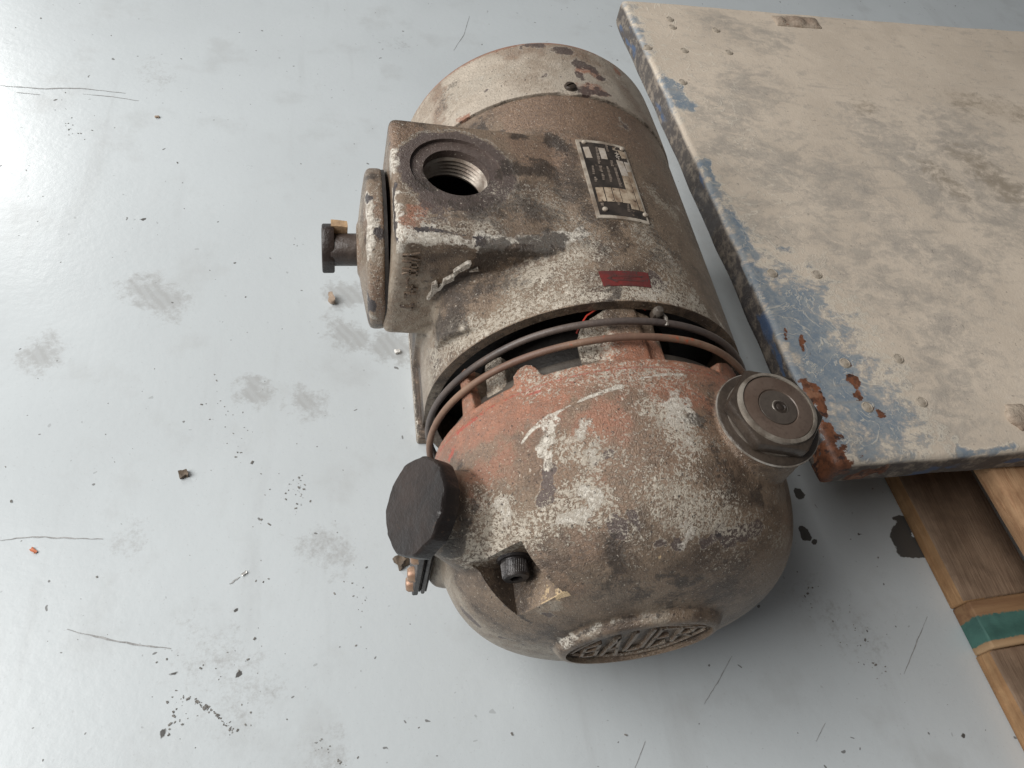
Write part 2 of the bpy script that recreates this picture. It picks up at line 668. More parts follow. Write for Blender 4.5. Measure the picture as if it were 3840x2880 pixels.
at['grime_shade'] = np.maximum(spot_mask(v, t_frame, [
    (.14, .95, [(1820, 970), (1940, 950), (2060, 915)]), (.16, .8, [(1690, 1200), (1640, 1230)]),
    (.12, .75, [(1800, 480), (1940, 505)]), (.09, .85, [(2060, 510), (2120, 560)]),
    (.16, .85, [(1890, 620), (1960, 640), (2060, 630)]), (.35, .62, [(1720, 760), (2000, 790)]),
    (.45, .56, [(2150, 700), (2180, 780), (2280, 880)]), (.4, .50, [(2400, 850), (2480, 950)]), (.4, .58, [(1700, 1120), (1800, 1050), (1880, 1000)]), (.4, .5, [(1900, 740), (2050, 800)]),
    (.22, .62, [(1640, 640), (1600, 700)]), (.10, .8, [(2290, 1090), (2295, 1130)]), (.15, .55, [(2120, 600), (2130, 650)]),
    (.20, .50, [(2330, 880), (2380, 920)])]), np.where(((rr < .965) & (yy < .4)) | (yy < .0095), np.where(yy < .0095, .42, .75), 0))  # inner wall of the opening has its shade painted in; rim face browner
at['speck'] *= np.where(yy < .0095, .1, 1)
at['chalk'] *= np.where(yy < .0095, .1, 1)
at['purple'] = spot_mask(v, t_frame, [(.22, .55, [(1580, 700), (1640, 790), (1850, 760)]), (.12, .5, [(2350, 480)]),
                                      (.12, .9, [(2455, 1045)])])
hd = np.linalg.norm(np.cross(v - hole_c, up), axis=1)
near_top = np.abs((v - hole_c) @ up) < .05
at['purple'] = np.maximum(at['purple'], np.where(near_top, np.clip((.40 - hd) / .10, 0, 1) * .85, 0))
at['tan'] *= np.where(near_top & (hd < .36), .2, 1)
at['pale'] = spot_mask(v, t_frame, [(.36, .95, [(1480, 990), (1480, 1100), (1470, 1220), (1560, 1160)]), (.36, .85, [(1600, 1260), (1590, 1400), (1600, 1500)]),
                                    (.2, .6, [(1450, 560), (1450, 700)]), (.4, .42, [(1950, 1050), (2150, 950)])])
fr = mk('motor_frame', frame_body, M_cast, gm, attrs=at, ang=50)

# threaded cable entry
a_, b_, w_ = frame(up, (0, 1, 0))
rg = revolve([(.272, -.062), (.272, -.030), (.262, -.022), (.213, -.022), (.198, -.045), (.194, -.062), (.194, -.065), (.272, -.065)], 64, hole_c, up)
mk('bare_entry_ring', rg, M_ring, fr)
prof = []
for k in range(5):
    t = -.062 - k * .026
    prof += [(.193, t), (.178, t - .013)]
prof += [(.184, -.195), (.206, -.195), (.206, -.062)]
mk('screw_thread', revolve(prof, 64, hole_c, up), M_thread, fr)
mk('terminal_chamber', revolve([(.185, -.192), (.352, -.195), (.352, -.63), (0, -.63)], 40, hole_c, up), M_dark, fr)

# cast marks on the front wall of the box
YF = .380
bolt_px = [(1765, 966), (1758, 982), (1716, 1004), (1700, 1018), (1700, 1030), (1662, 1048), (1650, 1066), (1636, 1072),
           (1617, 1092), (1606, 1106), (1598, 1103), (1614, 1078), (1618, 1048), (1634, 1040), (1640, 1044), (1639, 1060),
           (1656, 1050), (1660, 1034), (1698, 1014), (1697, 1000), (1752, 966)]
poly = [on_y(p[0], p[1], YF + .02) for p in bolt_px]
at1 = lambda vv, c=.9: {'chalk': np.full(len(vv), c), 'speck': np.full(len(vv), .3)}
b1 = subdivide(prism(poly[::-1], (0, -.045, 0)), 1)
barb = prism([on_y(p[0], p[1], YF + .02) for p in ((1757, 998), (1790, 990), (1792, 1000), (1757, 1004))], (0, -.035, 0))
bb = join([b1, barb])
mk('lightning_mark', bb, M_cast, fr, attrs=at1(bb[0], .80), flat=True)


def strokes(lines, O, ex, ey, depth, w):
    out = []
    n = nrm(np.cross(ex, ey))
    for (x0, y0, x1, y1) in lines:
        p, q = O + ex * x0 + ey * y0, O + ex * x1 + ey * y1
        d = nrm(q - p)
        s = np.cross(n, d) * w * .5
        e = d * w * .35
        out.append(prism([p - s - e, q - s + e, q + s + e, p + s - e], n * depth))
    return join(out)


GLY = {'V': [(0, 1, .5, 0), (.5, 0, 1, 1)], 'P': [(0, 0, 0, 1), (0, 1, .9, 1), (.9, 1, .9, .5), (.9, .5, 0, .5)],
       'R': [(0, 0, 0, 1), (0, 1, .9, 1), (.9, 1, .9, .5), (.9, .5, 0, .5), (.35, .5, .95, 0)],
       'T': [(.5, 0, .5, 1), (0, 1, 1, 1)], 'L': [(0, 0, 0, 1), (0, 0, .9, 0)], '+': [(.5, 0, .5, 1), (0, .5, 1, .5)], '-': [(0, .5, 1, .5)],
       'W': [(0, 1, .25, 0), (.25, 0, .5, .7), (.5, .7, .75, 0), (.75, 0, 1, 1)], 'N': [(0, 0, 0, 1), (0, 1, .9, 0), (.9, 0, .9, 1)],
       'r': [(.1, 0, .1, .6), (.1, .5, .6, .6)]}
hdir = nrm(on_y(1566, 945, YF) - on_y(1512, 941, YF))
vdir = nrm(on_y(1512, 1030, YF) - on_y(1512, 941, YF))
# letters lie on their side: their tops point to the right
vp = []
for ch, px, w, h in (('V', (1512, 942), .048, .086), ('P', (1510, 976), .040, .082), ('R', (1510, 1006), .040, .078),
                     ('-', (1508, 1046), .03, .05), ('+', (1525, 1068), .04, .06), ('L', (1518, 1096), .04, .06), ('T', (1500, 1135), .05, .07)):
    vp.append(strokes([(l[0] * w, l[1] * h, l[2] * w, l[3] * h) for l in GLY[ch]],
                      on_y(px[0], px[1], YF) + np.array([0, .006, 0]), vdir, hdir, .018, .0105))
vv = join(vp)
mk('cast_lettering', vv, M_cast, fr, attrs={'tan': np.full(len(vv[0]), .4), 'chip': np.full(len(vv[0]), .38)}, flat=True)

# --- terminal lid with broken gland
LC = np.array([-1.235, .875, .455])
LX = nrm((-1, 0, -.03))
lidv = revolve([(0, 0), (.478, 0), (.482, .02), (.482, .066), (.472, .086), (.442, .098), (.36, .113), (.22, .135), (.16, .142), (.15, .154), (0, .155)], 96, LC, LX)
lidv = cut(fuse([lidv], .0125, 3), [])
tl = surface(lidv)
v = lidv[0]
rl = np.linalg.norm(np.cross(v - LC, LX), axis=1)
hl = (v - LC) @ LX
mk('terminal_lid', lidv, M_cast, gm, attrs={
    'pale': spot_mask(v, tl, [(.2, .7, [(1350, 780), (1350, 900), (1355, 1100), (1370, 1200)]), (.15, .6, [(1400, 960)])]),
    'chalk': spot_mask(v, tl, [(.07, .85, [(1376, 740), (1384, 820), (1388, 900), (1378, 990)]), (.1, .6, [(1400, 960), (1395, 1040)]), (.07, .7, [(1378, 1090), (1385, 1180)])]),
    'speck': np.full(len(v), .3), 'tan': spot_mask(v, tl, [(.25, .8, [(1400, 800)]), (.2, .9, [(1400, 1060), (1405, 1120)]), (.2, .7, [(1345, 940)])]),
    'chip': spot_mask(v, tl, [(.06, .8, [(1378, 745)]), (.06, .72, [(1375, 1060), (1385, 1130), (1382, 1200)]), (.05, .8, [(1424, 880)])]),
    'grime_shade': spot_mask(v, tl, [(.12, .6, [(1400, 1220)]), (.1, .55, [(1410, 660)])])}, ang=50)
mk('lid_gasket', revolve([(.470, -.018), (.474, -.018), (.474, .004), (.45, .004)], 64, LC, LX), M_dark, gm)
gl = revolve([(0, .13), (.098, .13), (.098, .305), (.088, .318), (.0, .318)], 40, LC, LX)
head = bevel(prism([LC + LX * .285 + np.array([0, *(q)]) for q in ((-.09, -.115), (.02, -.14), (.09, -.03), (.09, .04), (.125, .10), (.04, .14), (-.06, .09), (-.105, .01))], LX * .075), .012, 2)
gl = join([gl, head])
g_ = mk('broken_cable_gland', gl, M_rubber, gm)
stub = wobble(*[subdivide(box(LC + LX * .255 + np.array([.0, .085, .085]), (.10, .05, .10)), 2)[0]], .012, 14), subdivide(box((0, 0, 0), (1, 1, 1)), 2)[1]
mk('torn_edge', stub, M_tanstub, g_)

# --- fan cover
cov = [(0.93, 1.798), (.997, 1.798), (1.008, 1.801), (1.012, 1.812), (1.012, 2.0), (1.008, 2.25), (1.004, 2.36), (.985, 2.405), (.95, 2.425), (.88, 2.43), (0, 2.43)]
prof = []
for (r0, y0), (r1, y1) in zip(cov[:-1], cov[1:]):
    m = max(1, int(math.hypot(r1 - r0, y1 - y0) / .03))
    for k in range(m):
        prof.append((r0 + (r1 - r0) * k / m, y0 + (y1 - y0) * k / m))
prof.append(cov[-1])
cv = revolve(prof, 200)
v = cv[0]
for i, p in enumerate(v):       # small rolled lip that swings round the screw
    th = math.degrees(math.atan2(p[0], p[2]))
    if p[1] < 1.9:
        for tc in (.8, -119.0, 121.0):
            v[i][1] -= .022 * math.exp(-((th - tc) / 2.6) ** 2) * max(0, 1 - (p[1] - 1.8) / .1)
tcv = surface(cv)
at = {'pale': np.full(len(v), .12), 'tan': spot_mask(v, tcv, [(.22, .9, [(1560, 400), (1680, 280)]), (.16, .7, [(1640, 330), (1640, 480)]), (.3, .55, [(2350, 350), (2420, 450)]), (.25, .6, [(1700, 250), (1900, 190), (2200, 220)])]),
      'orange': np.maximum(spot_mask(v, tcv, [(.13, .85, [(1900, 175), (2040, 158), (2150, 165), (2250, 200)]), (.10, .95, [(1545, 430), (1600, 345), (1700, 265), (1800, 200)]),
                                   (.10, .75, [(2190, 260), (2240, 280)]), (.12, .8, [(2200, 330), (2270, 345)]), (.05, .95, [(2315, 268)]), (.06, .85, [(1720, 445), (1745, 440)])]),
                           1.0 * np.exp(-((v[:, 1] - 2.41) / .06) ** 2)),
      'purple': spot_mask(v, tcv, [(.085, .72, [(1950, 170), (2020, 165)]), (.09, .7, [(2060, 185), (2120, 190)]), (.09, .85, [(2170, 240), (2230, 265)]), (.06, .8, [(2180, 285), (2188, 300)]),
                                   (.10, .7, [(2190, 335), (2280, 350)]), (.035, .95, [(2045, 275), (2038, 290)]), (.03, .95, [(1820, 345), (1830, 338)]), (.03, .9, [(2100, 290), (2110, 292)]), (.04, .9, [(2250, 290), (2265, 296)])]),
      'grime_shade': np.maximum(spot_mask(v, tcv, [(.14, .42, [(1640, 420), (1720, 300)])]), .4 * np.exp(-((v[:, 1] - 1.80) / .014) ** 2)),
      'chalk': spot_mask(v, tcv, [(.20, .50, [(1700, 380), (1760, 340), (1820, 300), (1900, 260)]), (.14, .46, [(2260, 200), (2330, 300)]), (.2, .40, [(2000, 280), (2100, 250)])]),
      'speck': spot_mask(v, tcv, [(.3, .42, [(1700, 360), (1900, 280)])])}
cvo = mk('fan_cover', cv, M_cover, gm, attrs=at, ang=50)
mk('cover_seam', revolve([(.93, 1.78), (.985, 1.78), (.985, 1.806), (.93, 1.806)], 128), M_dark2, gm)
scr = revolve([(0, -.02), (.044, -.02), (.044, .006), (.036, .020), (.018, .027), (0, .028)], 24, (0, 0, 0), (0, 0, 1))
scr = cut(scr, [box((0, 0, .03), (.2, .012, .028))])
me_scr = small_mesh('cover_screw', scr, M_steel)
for th, sp in ((.8, .5), (-119, 1.1), (121, 2.0)):
    piece('cover_screw', me_scr, cvo, pol(th, 1.012, 1.855), pol(th, 1, 0), (0, 1, 0), sp)

# --- feet
for sx in (-1, 1):
    xs = .945 if sx < 0 else 1.0
    ft = bevel(join([box((sx * (xs - .16), .93, -H + .045), (.32, 1.04, .09))]), .012, 2)
    leg = prism([(sx * .90, .50, -H + .08), (sx * .70, .50, -H + .08), (sx * .55, .50, -.70), (sx * .93, .50, -.30)], (0, .86, 0))
    ftv = fuse([ft, leg], .0125, 3)
    v = ftv[0]
    mk('mounting_foot', ftv, M_cast, gm, attrs={'grime_shade': np.where(v[:, 2] > -H + .08, .62, .3), 'tan': np.full(len(v), .4), 'chip': np.where(v[:, 2] > -H + .085, .35, .1),
                                             'chalk': np.where((abs(v[:, 0]) > .925), .62, .1)}, ang=50)

# --- inside of the gap, shade painted in by near-black iron, shield lugs and boss
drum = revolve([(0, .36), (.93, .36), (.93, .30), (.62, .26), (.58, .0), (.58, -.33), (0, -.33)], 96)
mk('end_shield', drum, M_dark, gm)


def arc_block(poly_ty, r0, r1, seg_deg=2.0):
    """solid with an outline given as (angle, y), lying on the cylinder between two radii"""
    P = []
    n = len(poly_ty)
    for k in range(n):
        (t0, y0), (t1, y1) = poly_ty[k], poly_ty[(k + 1) % n]
        m = max(1, int(abs(t1 - t0) / seg_deg))
        for j in range(m):
            P.append((t0 + (t1 - t0) * j / m, y0 + (y1 - y0) * j / m))
    n = len(P)
    V = [pol(t, r1, y) for t, y in P] + [pol(t, r0, y) for t, y in P]
    cm = np.array(P).mean(0)
    V += [pol(cm[0], r1, cm[1]), pol(cm[0], r0, cm[1])]
    F = []
    for k in range(n):
        k2 = (k + 1) % n
        F += [[k, k2, n + k2, n + k], [k, 2 * n, k2], [n + k, n + k2, 2 * n + 1]]
    return np.array(V), F


bossp = [(-18.5, -.37), (-18.5, -.16), (-17, -.09), (-13.5, -.03), (-8, .02), (-2, .035), (4, .025), (9, -.01), (9.8, -.16), (10.5, -.37)]
bs = fuse([arc_block(bossp, .45, .915), arc_block([(-9, -.37), (-7, .03), (3.5, .03), (4.5, -.37)], .5, .935)], .012, 4)
tb = surface(bs)
v = bs[0]
mk('bearing_boss', bs, M_cast, gm, attrs={
    'speck': spot_mask(v, tb, [(.18, .62, [(2200, 1270), (2230, 1330)]), (.10, .55, [(2240, 1190)])]), 'tan': spot_mask(v, tb, [(.3, .7, [(2400, 1250)])]),
    'orange': spot_mask(v, tb, [(.22, .85, [(2330, 1345), (2440, 1320)])]), 'grime_shade': np.where(v[:, 2] < .82, .8, 0)}, ang=50)  # lower flanks of the boss painted darker
ln = [pol(t, .932, y) for t, y in ((-18, -.12), (-16, -.07), (-13.5, -.018), (-8, .036), (-2, .052), (4, .040), (7.2, .012))]
mk('primer_edge', tube(ln, .0048, 6), M_redline, gm)
lug = fuse([arc_block([(-55, -.37), (-54, -.06), (-46, -.06), (-45, -.37)], .5, .90)], .014, 5)
mk('shield_lug', lug, M_cast, gm, attrs={'speck': np.full(len(lug[0]), .56), 'grime_shade': np.full(len(lug[0]), .42)}, ang=50)
sh = revolve([(.5, -.25), (.89, -.25), (.905, -.30), (.905, -.37), (.5, -.37)], 128)
mk('shield_shoulder', sh, M_dark2, gm)

# --- steel hoops round the gap


def hoop(y, r, seed, rad=.0195):
    pts = []
    for k in range(160):
        th = 360 * k / 160
        w = mnoise.noise(Vector((math.sin(math.radians(th)) * 1.5, math.cos(math.radians(th)) * 1.5, seed)))
        pts.append(pol(th, r + .006 * w, y + .010 * w))
    return tube(pts, rad, 12, True)


h1 = mk('steel_hoop', hoop(-.112, .985, 1.3), M_wire, gm)
h1['label'] = 'dark steel hoop next to the motor rim'
h2 = mk('steel_hoop', hoop(-.222, .988, 4.2), M_wire2, gm)
h2['label'] = 'rusty brown steel hoop next to the orange flange'
cl = join([bevel(box((0, 0, 0), (.055, .05, .05)), .012, 2), revolve([(0, .0), (.026, 0), (.03, .03), (.02, .05), (0, .055)], 16, (0, 0, 0), (0, 0, 1)),
           tube([(.03, 0.02, 0), (.045, -.03, .012), (.045, -.07, .0)], .012, 8)])
mk('hoop_clip', (np.array([pol(8.2, .985, -.065) + (q[0]) * pol(98.2, 1, 0) + q[1] * np.array([0, 1, 0]) + q[2] * pol(8.2, 1, 0) for q in cl[0]]), cl[1]), M_steel, h1)

# --- gear housing: fused casting


def dome_r(y):
    t = (.773 - y) / 2.243
    return 1.018 * max(1 - max(t, 0) ** 9.534, 0) ** (1 / 2.744)


prof = [(0, -.345), (.962, -.345), (.974, -.352), (.974, -.400)]
for y in np.linspace(-.412, -1.30, 40):
    r = dome_r(y) - .022 * math.exp(-((y + .412) / .06) ** 2)
    prof.append((min(r, .985 + .035 * min(1, max(0, (-.41 - y) / .25))), y))
for y in np.concatenate([np.linspace(-1.31, -1.43, 16), np.linspace(-1.436, -1.4695, 12)]):
    prof.append((dome_r(y), y))
prof.append((0, -1.4699))
PC = np.array([.557, -.733, .978])          # plug seat
PN = nrm((math.sin(math.radians(2.4)), 0, math.cos(math.radians(2.4))))
CC = np.array([-1.164, -.895, .536])         # cap face
CN = nrm((-.861, 0, .509))
tw = math.radians(22)
ex, ez = np.array([math.cos(tw), 0, math.sin(tw)]), np.array([-math.sin(tw), 0, math.cos(tw)])
EC = np.array([0, 0, .035])


def oval(vf, k1, k2):
    return np.array([EC + ex * p[0] * k1 + ez * p[2] * k2 + np.array([0, p[1], 0]) for p in vf[0]]), vf[1]


ring = revolve([(.33, -1.43), (.33, -1.505), (.345, -1.512), (.392, -1.508), (.412, -1.49), (.43, -1.45), (.43, -1.40), (.33, -1.40)], 96)
ring = (ring[0], ring[1] + [])
ring2 = revolve([(0, -1.40), (.43, -1.40), (.43, -1.455), (.410, -1.492), (.390, -1.506), (.345, -1.510), (0, -1.510)], 96)
housing = fuse([
    revolve(prof, 180),
    revolve([(0, 0), (.285, 0), (.262, .5), (.258, .70), (.258, .765), (0, .765)], 64, PC - PN * .77, PN),
    revolve([(0, 0), (.30, 0), (.215, .26), (.195, .36), (0, .36)], 48, CC - CN * .46, CN),
    oval(ring2, 1.045, .80),
    # output side swelling
    bevel(box((-.86, -.74, -.15), (.34, .50, .60)), .10, 3),
    arc_block([(-41, -.36), (-40.3, -.285), (-38.6, -.25), (-34.5, -.25), (-32.6, -.28), (-31, -.345), (-30.6, -.36)], .80, .968),
    arc_block([(-63.3, -.36), (-62.0, -.06), (-58.6, -.05), (-56.8, -.36)], .80, .965),
    arc_block([(30, -.36), (33, -.25), (41, -.20), (46, -.22), (47, -.36)], .80, .955),
], .0125, 3)
a = math.radians(-59.0)
pn, pt = np.array([math.sin(a), 0, math.cos(a)]), np.array([math.cos(a), 0, -math.sin(a)])
PR = np.stack([pt, np.array([0, 1., 0]), pn], 1)
pocket = box(pn * (.69 + .5) + pt * .02 + np.array([0, -1.145 - .5, 0]), (.325, 1.0, 1.0), PR)
housing = cut(housing, [pocket, oval(cyl((0, -1.476, 0), (0, -1, 0), 1.0, .3, 96), .388, .280)])
th_ = surface(housing)
v = housing[0]
yy = v[:, 1]
rr = np.hypot(v[:, 0], v[:, 2])
ang_ = np.degrees(np.arctan2(v[:, 0], v[:, 2]))
in_pocket = (np.abs((v @ pt) - .02) < .166) & (yy > -1.40) & ((v @ pn) < .90) & ((v @ pn) > .6) & (yy < -1.13)
lower_wall = in_pocket & ((v @ pt) < -.12)
at = {}
at['orange'] = np.maximum(np.clip(.98 - (-.36 - yy) / .40, 0, 1) * .85, spot_mask(v, th_, [
    (.32, .72, [(1740, 1640), (1900, 1560), (2080, 1500)]), (.30, .55, [(1900, 1700), (1800, 1780)]),
    (.30, .62, [(2200, 1600), (2330, 1560)]), (.22, .45, [(2250, 1760)]), (.25, .75, [(2600, 1470), (2500, 1450)]), (.14, .5, [(1780, 1880)])]))
at['orange'] *= np.where(rr < .9, .35, 1.0)
at['pale'] = np.maximum(spot_mask(v, th_, [(.50, .95, [(1640, 2120), (1700, 2260), (1800, 2370), (1950, 2440), (2080, 2470)]), (.13, .85, [(2000, 2230), (2020, 2270)]), (.12, .62, [(2180, 2380), (2300, 2330), (2500, 2300)]),
                                  (.4, .42, [(2150, 2150), (2400, 2250)]), (.2, .55, [(2940, 1880), (2950, 2000)]), (.35, .5, [(1850, 2020)])]), 0)
at['tan'] = spot_mask(v, th_, [(.7, .85, [(1850, 1650), (2100, 1600), (2350, 1600), (2600, 1500)]), (.5, .65, [(2050, 1750), (2250, 1800)]), (.35, .62, [(2200, 1950), (2150, 2080)]), (.25, .6, [(2640, 1650)]), (.22, .6, [(2950, 1950)]), (.25, .55, [(2080, 2100), (2150, 2200)])])
at['chalk'] = spot_mask(v, th_, [
    (.07, .95, [(2078, 1580), (2055, 1640), (2040, 1690)]), (.05, .85, [(2060, 1700), (2045, 1750)]), (.10, .66, [(2180, 1600), (2220, 1700)]),
    (.13, .72, [(2540, 1500), (2570, 1580)]), (.14, .48, [(2480, 1600), (2640, 1740)]), (.09, .66, [(1880, 1880), (1900, 1960)]),
    (.07, .78, [(2000, 1995), (2110, 1955), (2210, 1930)]), (.04, .82, [(2180, 1840), (2240, 1860), (2210, 1930)]),
    (.022, .98, [(1990, 1615), (2040, 1580), (2120, 1530), (2230, 1480), (2330, 1450)]), (.018, .95, [(2400, 1420), (2460, 1408), (2560, 1404)]),
    (.02, .9, [(1955, 1665), (1990, 1615)]), (.06, .66, [(1960, 2080), (1840, 2080)]), (.05, .6, [(1990, 1830), (1975, 1870)]),
    (.07, .6, [(2560, 2050), (2600, 1980)]), (.06, .72, [(2110, 2405), (2250, 2345), (2400, 2308)]), (.04, .6, [(2400, 2308), (2620, 2292)])])
at['speck'] = spot_mask(v, th_, [
    (.34, .60, [(1850, 1950), (1880, 2040)]), (.30, .60, [(2450, 1560), (2600, 1650)]), (.40, .58, [(2500, 1850), (2650, 1950), (2750, 2050)]),
    (.25, .62, [(2150, 1680), (2220, 1720)]), (.26, .60, [(1920, 2010), (2080, 1960), (2200, 1900)]), (.2, .6, [(2150, 1830), (2230, 1850)]),
    (.3, .5, [(2000, 1420), (2300, 1400), (2550, 1420)]), (.22, .60, [(1740, 2020), (1780, 2080)]), (.35, .45, [(2400, 2050)]), (.3, .45, [(2900, 2050)])])
at['purple'] = spot_mask(v, th_, [
    (.08, .95, [(2050, 1770), (2060, 1840), (2030, 1880)]), (.06, .95, [(2300, 1970), (2330, 1990)]), (.065, .95, [(2480, 2040), (2540, 2045)]),
    (.08, .95, [(2650, 2030), (2760, 2000), (2830, 1990)]), (.05, .7, [(2220, 1730), (2290, 1705)]), (.05, .7, [(2380, 1930), (2400, 1980)]),
    (.04, .9, [(1880, 2390), (1960, 2405)]), (.04, .85, [(1740, 2290), (1800, 2350)]), (.04, .8, [(2040, 2300), (2070, 2310)]), (.09, .8, [(2930, 2180), (2870, 2240)])])
at['grime_shade'] = np.maximum(spot_mask(v, th_, [
    (.12, .55, [(2640, 1600), (2670, 1690), (2710, 1770)]), (.2, .55, [(2640, 1450), (2660, 1500)]), (.12, .60, [(2470, 2160), (2600, 2180)]),
    (.08, .6, [(2130, 2100), (2150, 2150)]), (.09, .6, [(2300, 2050), (2320, 2140)]), (.10, .75, [(1730, 1750), (1745, 1950), (1700, 2060)]),  # last streak paints the shadow in the gap beside the filler cap
    (.10, .6, [(2760, 1820), (2850, 1850)]), (.35, .42, [(2300, 2200), (2600, 2250)])]),
    np.where(lower_wall, .62, 0))  # lower wall of the pocket painted darker, its back wall likewise below
at['grime_shade'] = np.maximum(at['grime_shade'], np.where(in_pocket & (yy > -1.17), .75, 0))
at['grime_shade'] = np.maximum(at['grime_shade'], np.where((rr < .40) & (yy > -1.4805) & (yy < -1.4), .52, 0))
at['grime_shade'] = np.maximum(at['grime_shade'], .55 * np.exp(-((yy + 1.452) / .012) ** 2) * ((rr > .42) & (rr < .5)))  # dark line painted along the crease round the emblem ring
at['yellow'] = spot_mask(v, th_, [(.04, .95, [(2085, 2230), (2120, 2225)]), (.02, .9, [(2475, 2090)])])
at['red'] = np.maximum(spot_mask(v, th_, [(.02, .8, [(1650, 1690), (1720, 1620), (1790, 1570)]), (.014, .7, [(1800, 1560), (2000, 1475), (2160, 1430)]), (.07, .62, [(1700, 1700)]), (.012, .95, [(1912, 2185), (1912, 2195)])]), 0)
gl_ = np.exp(-((yy + .414) / .010) ** 2) * (rr > .9)
at['red'] = np.maximum(at['red'], gl_ * .62)
at['chip'] = np.maximum(.0, 0) + spot_mask(v, th_, [(.08, .45, [(2700, 2020)]), (.02, .9, [(2690, 1400)]), (.02, .8, [(2210, 1960)])])
at['speck'] = np.where(rr < .85, at['speck'] * .6, at['speck'])
gh = mk('gear_housing', housing, M_cast, gm, attrs=at, ang=46)

# recess bolt
bc = pn * .80 + np.array([0, -1.145, 0])
bolt = revolve([(0, 0), (.085, 0), (.078, .012), (.065, .014), (.065, .094), (.060, .102), (.0, .102)], 40, bc, (0, -1, 0))
hexa = prism([bc + np.array([math.cos(k * math.pi / 3) * .033, -.2, math.sin(k * math.pi / 3) * .033]) for k in range(6)], (0, .15, 0))
bolt = cut(bolt, [hexa])
bo = mk('socket_bolt', bolt, M_bolt, gh)
kn = []
for k in range(40):
    th = 2 * math.pi * k / 40
    d = np.array([math.cos(th), 0, math.sin(th)])
    kn.append(tube([bc + d * .065 + np.array([0, -.025, 0]), bc + np.array([math.cos(th + .14), 0, math.sin(th + .14)]) * .065 + np.array([0, -.090, 0])], .0022, 4))
mk('knurling', join(kn), M_bolt, bo)

# emblem letters, in a lens-shaped field turned with the gear case
EO = EC + np.array([0, -1.472, 0])
LET = {'B': [(0, 0, 0, 1), (0, 1, .8, 1), (.8, 1, .8, .55), (0, .52, .9, .52), (.9, .5, .9, 0), (.9, 0, 0, 0)],
       'A': [(0, 0, .5, 1), (.5, 1, 1, 0), (.22, .38, .78, .38)], 'U': [(0, 1, 0, .12), (0, .12, 1, .12), (1, .12, 1, 1)],
       'E': [(0, 0, 0, 1), (0, 1, 1, 1), (0, .5, .8, .5), (0, 0, 1, 0)],
       'R': [(0, 0, 0, 1), (0, 1, .85, 1), (.85, 1, .85, .5), (.85, .48, 0, .48), (.3, .48, 1, 0)]}
es = np.array([math.cos(math.radians(94)), 0, math.sin(math.radians(94))]) / math.sin(math.radians(72))   # slanted stems
hh = lambda u: .050 + .135 * max(0, 1 - (abs(u) / .36))
at_l = lambda n_: {'tan': np.full(n_, .45), 'speck': np.full(n_, .34)}
for ch, uc in (('B', -.250), ('A', -.130), ('U', 0), ('E', .130), ('R', .250)):
    L_ = []
    for x0, y0, x1, y1 in LET[ch]:
        q = []
        for x, y in ((x0, y0), (x1, y1)):
            u = uc + (x - .5) * .088
            q += [u, (y * 2 - 1) * hh(u)]
        L_.append(q)
    lv = strokes([(q[0], q[1], q[2], q[3]) for q in L_], EO, ex, es, .024, .017)
    if lv[0][:, 1].min() > -1.48:
        lv = (lv[0] - np.array([0, .024, 0]), lv[1])
    mk('emblem_letter', lv, M_cast, gh, attrs=at_l(len(lv[0])), flat=True)
arcs = []
for sg in (1, -1):
    P = [EO + ex * u + ez * sg * (.012 + .225 * (1 - (u / .36) ** 2)) for u in np.linspace(-.355, .355, 21)]
    arcs.append(tube([p + np.array([0, -.008, 0]) for p in P], .014, 6))
av = join(arcs)
mk('emblem_border', av, M_cast, gh, attrs=at_l(len(av[0])))

# --- hexagonal plug
wsh = revolve([(.17, -.012), (.258, -.012), (.266, -.006), (.266, .006), (.258, .012), (.17, .012)], 80, PC, PN)
pl = revolve([(0, .0), (.222, .0), (.222, .02), (.0, .02)], 48, PC + PN * .005, PN)
pa, pb, _ = frame(PN, (0, 1, 0))
hx = prism([PC + PN * .02 + (pa * math.cos(k * math.pi / 3 + .87) + pb * math.sin(k * math.pi / 3 + .87)) * .252 for k in range(6)], PN * .075)
hx = bevel(hx, .016, 2)
collar = revolve([(0, .09), (.205, .09), (.202, .108), (.188, .114), (.183, .114), (.181, .098), (0, .098)], 72, PC, PN)
hxo = mk('hex_plug', join([pl, hx]), M_steel, gm)
mk('plug_rim', collar, M_rimw, hxo)
mk('disc_centre', revolve([(0, .105), (.098, .105), (.096, .1098), (0, .1098)], 48, PC, PN), M_disc2, hxo)
mk('plug_disc', revolve([(0, .098), (.179, .098), (.179, .107), (.172, .110), (.105, .110), (.100, .104), (0, .104)], 72, PC, PN), M_disc, hxo)
ds = revolve([(0, .105), (.042, .105), (.036, .113), (.024, .115), (.020, .112), (.012, .118), (0, .119)], 24, PC + pa * .008, PN)
mk('disc_stamp', (wobble(ds[0], .008, 25), ds[1]), M_steel, hxo)
mk('washer', wsh, M_steel, hxo)
mk('washer_edge', tube([PC + (pa * math.cos(t) + pb * math.sin(t)) * .2655 for t in np.linspace(0, 2 * math.pi, 96, endpoint=False)], .0062, 6, True), M_edge, hxo)

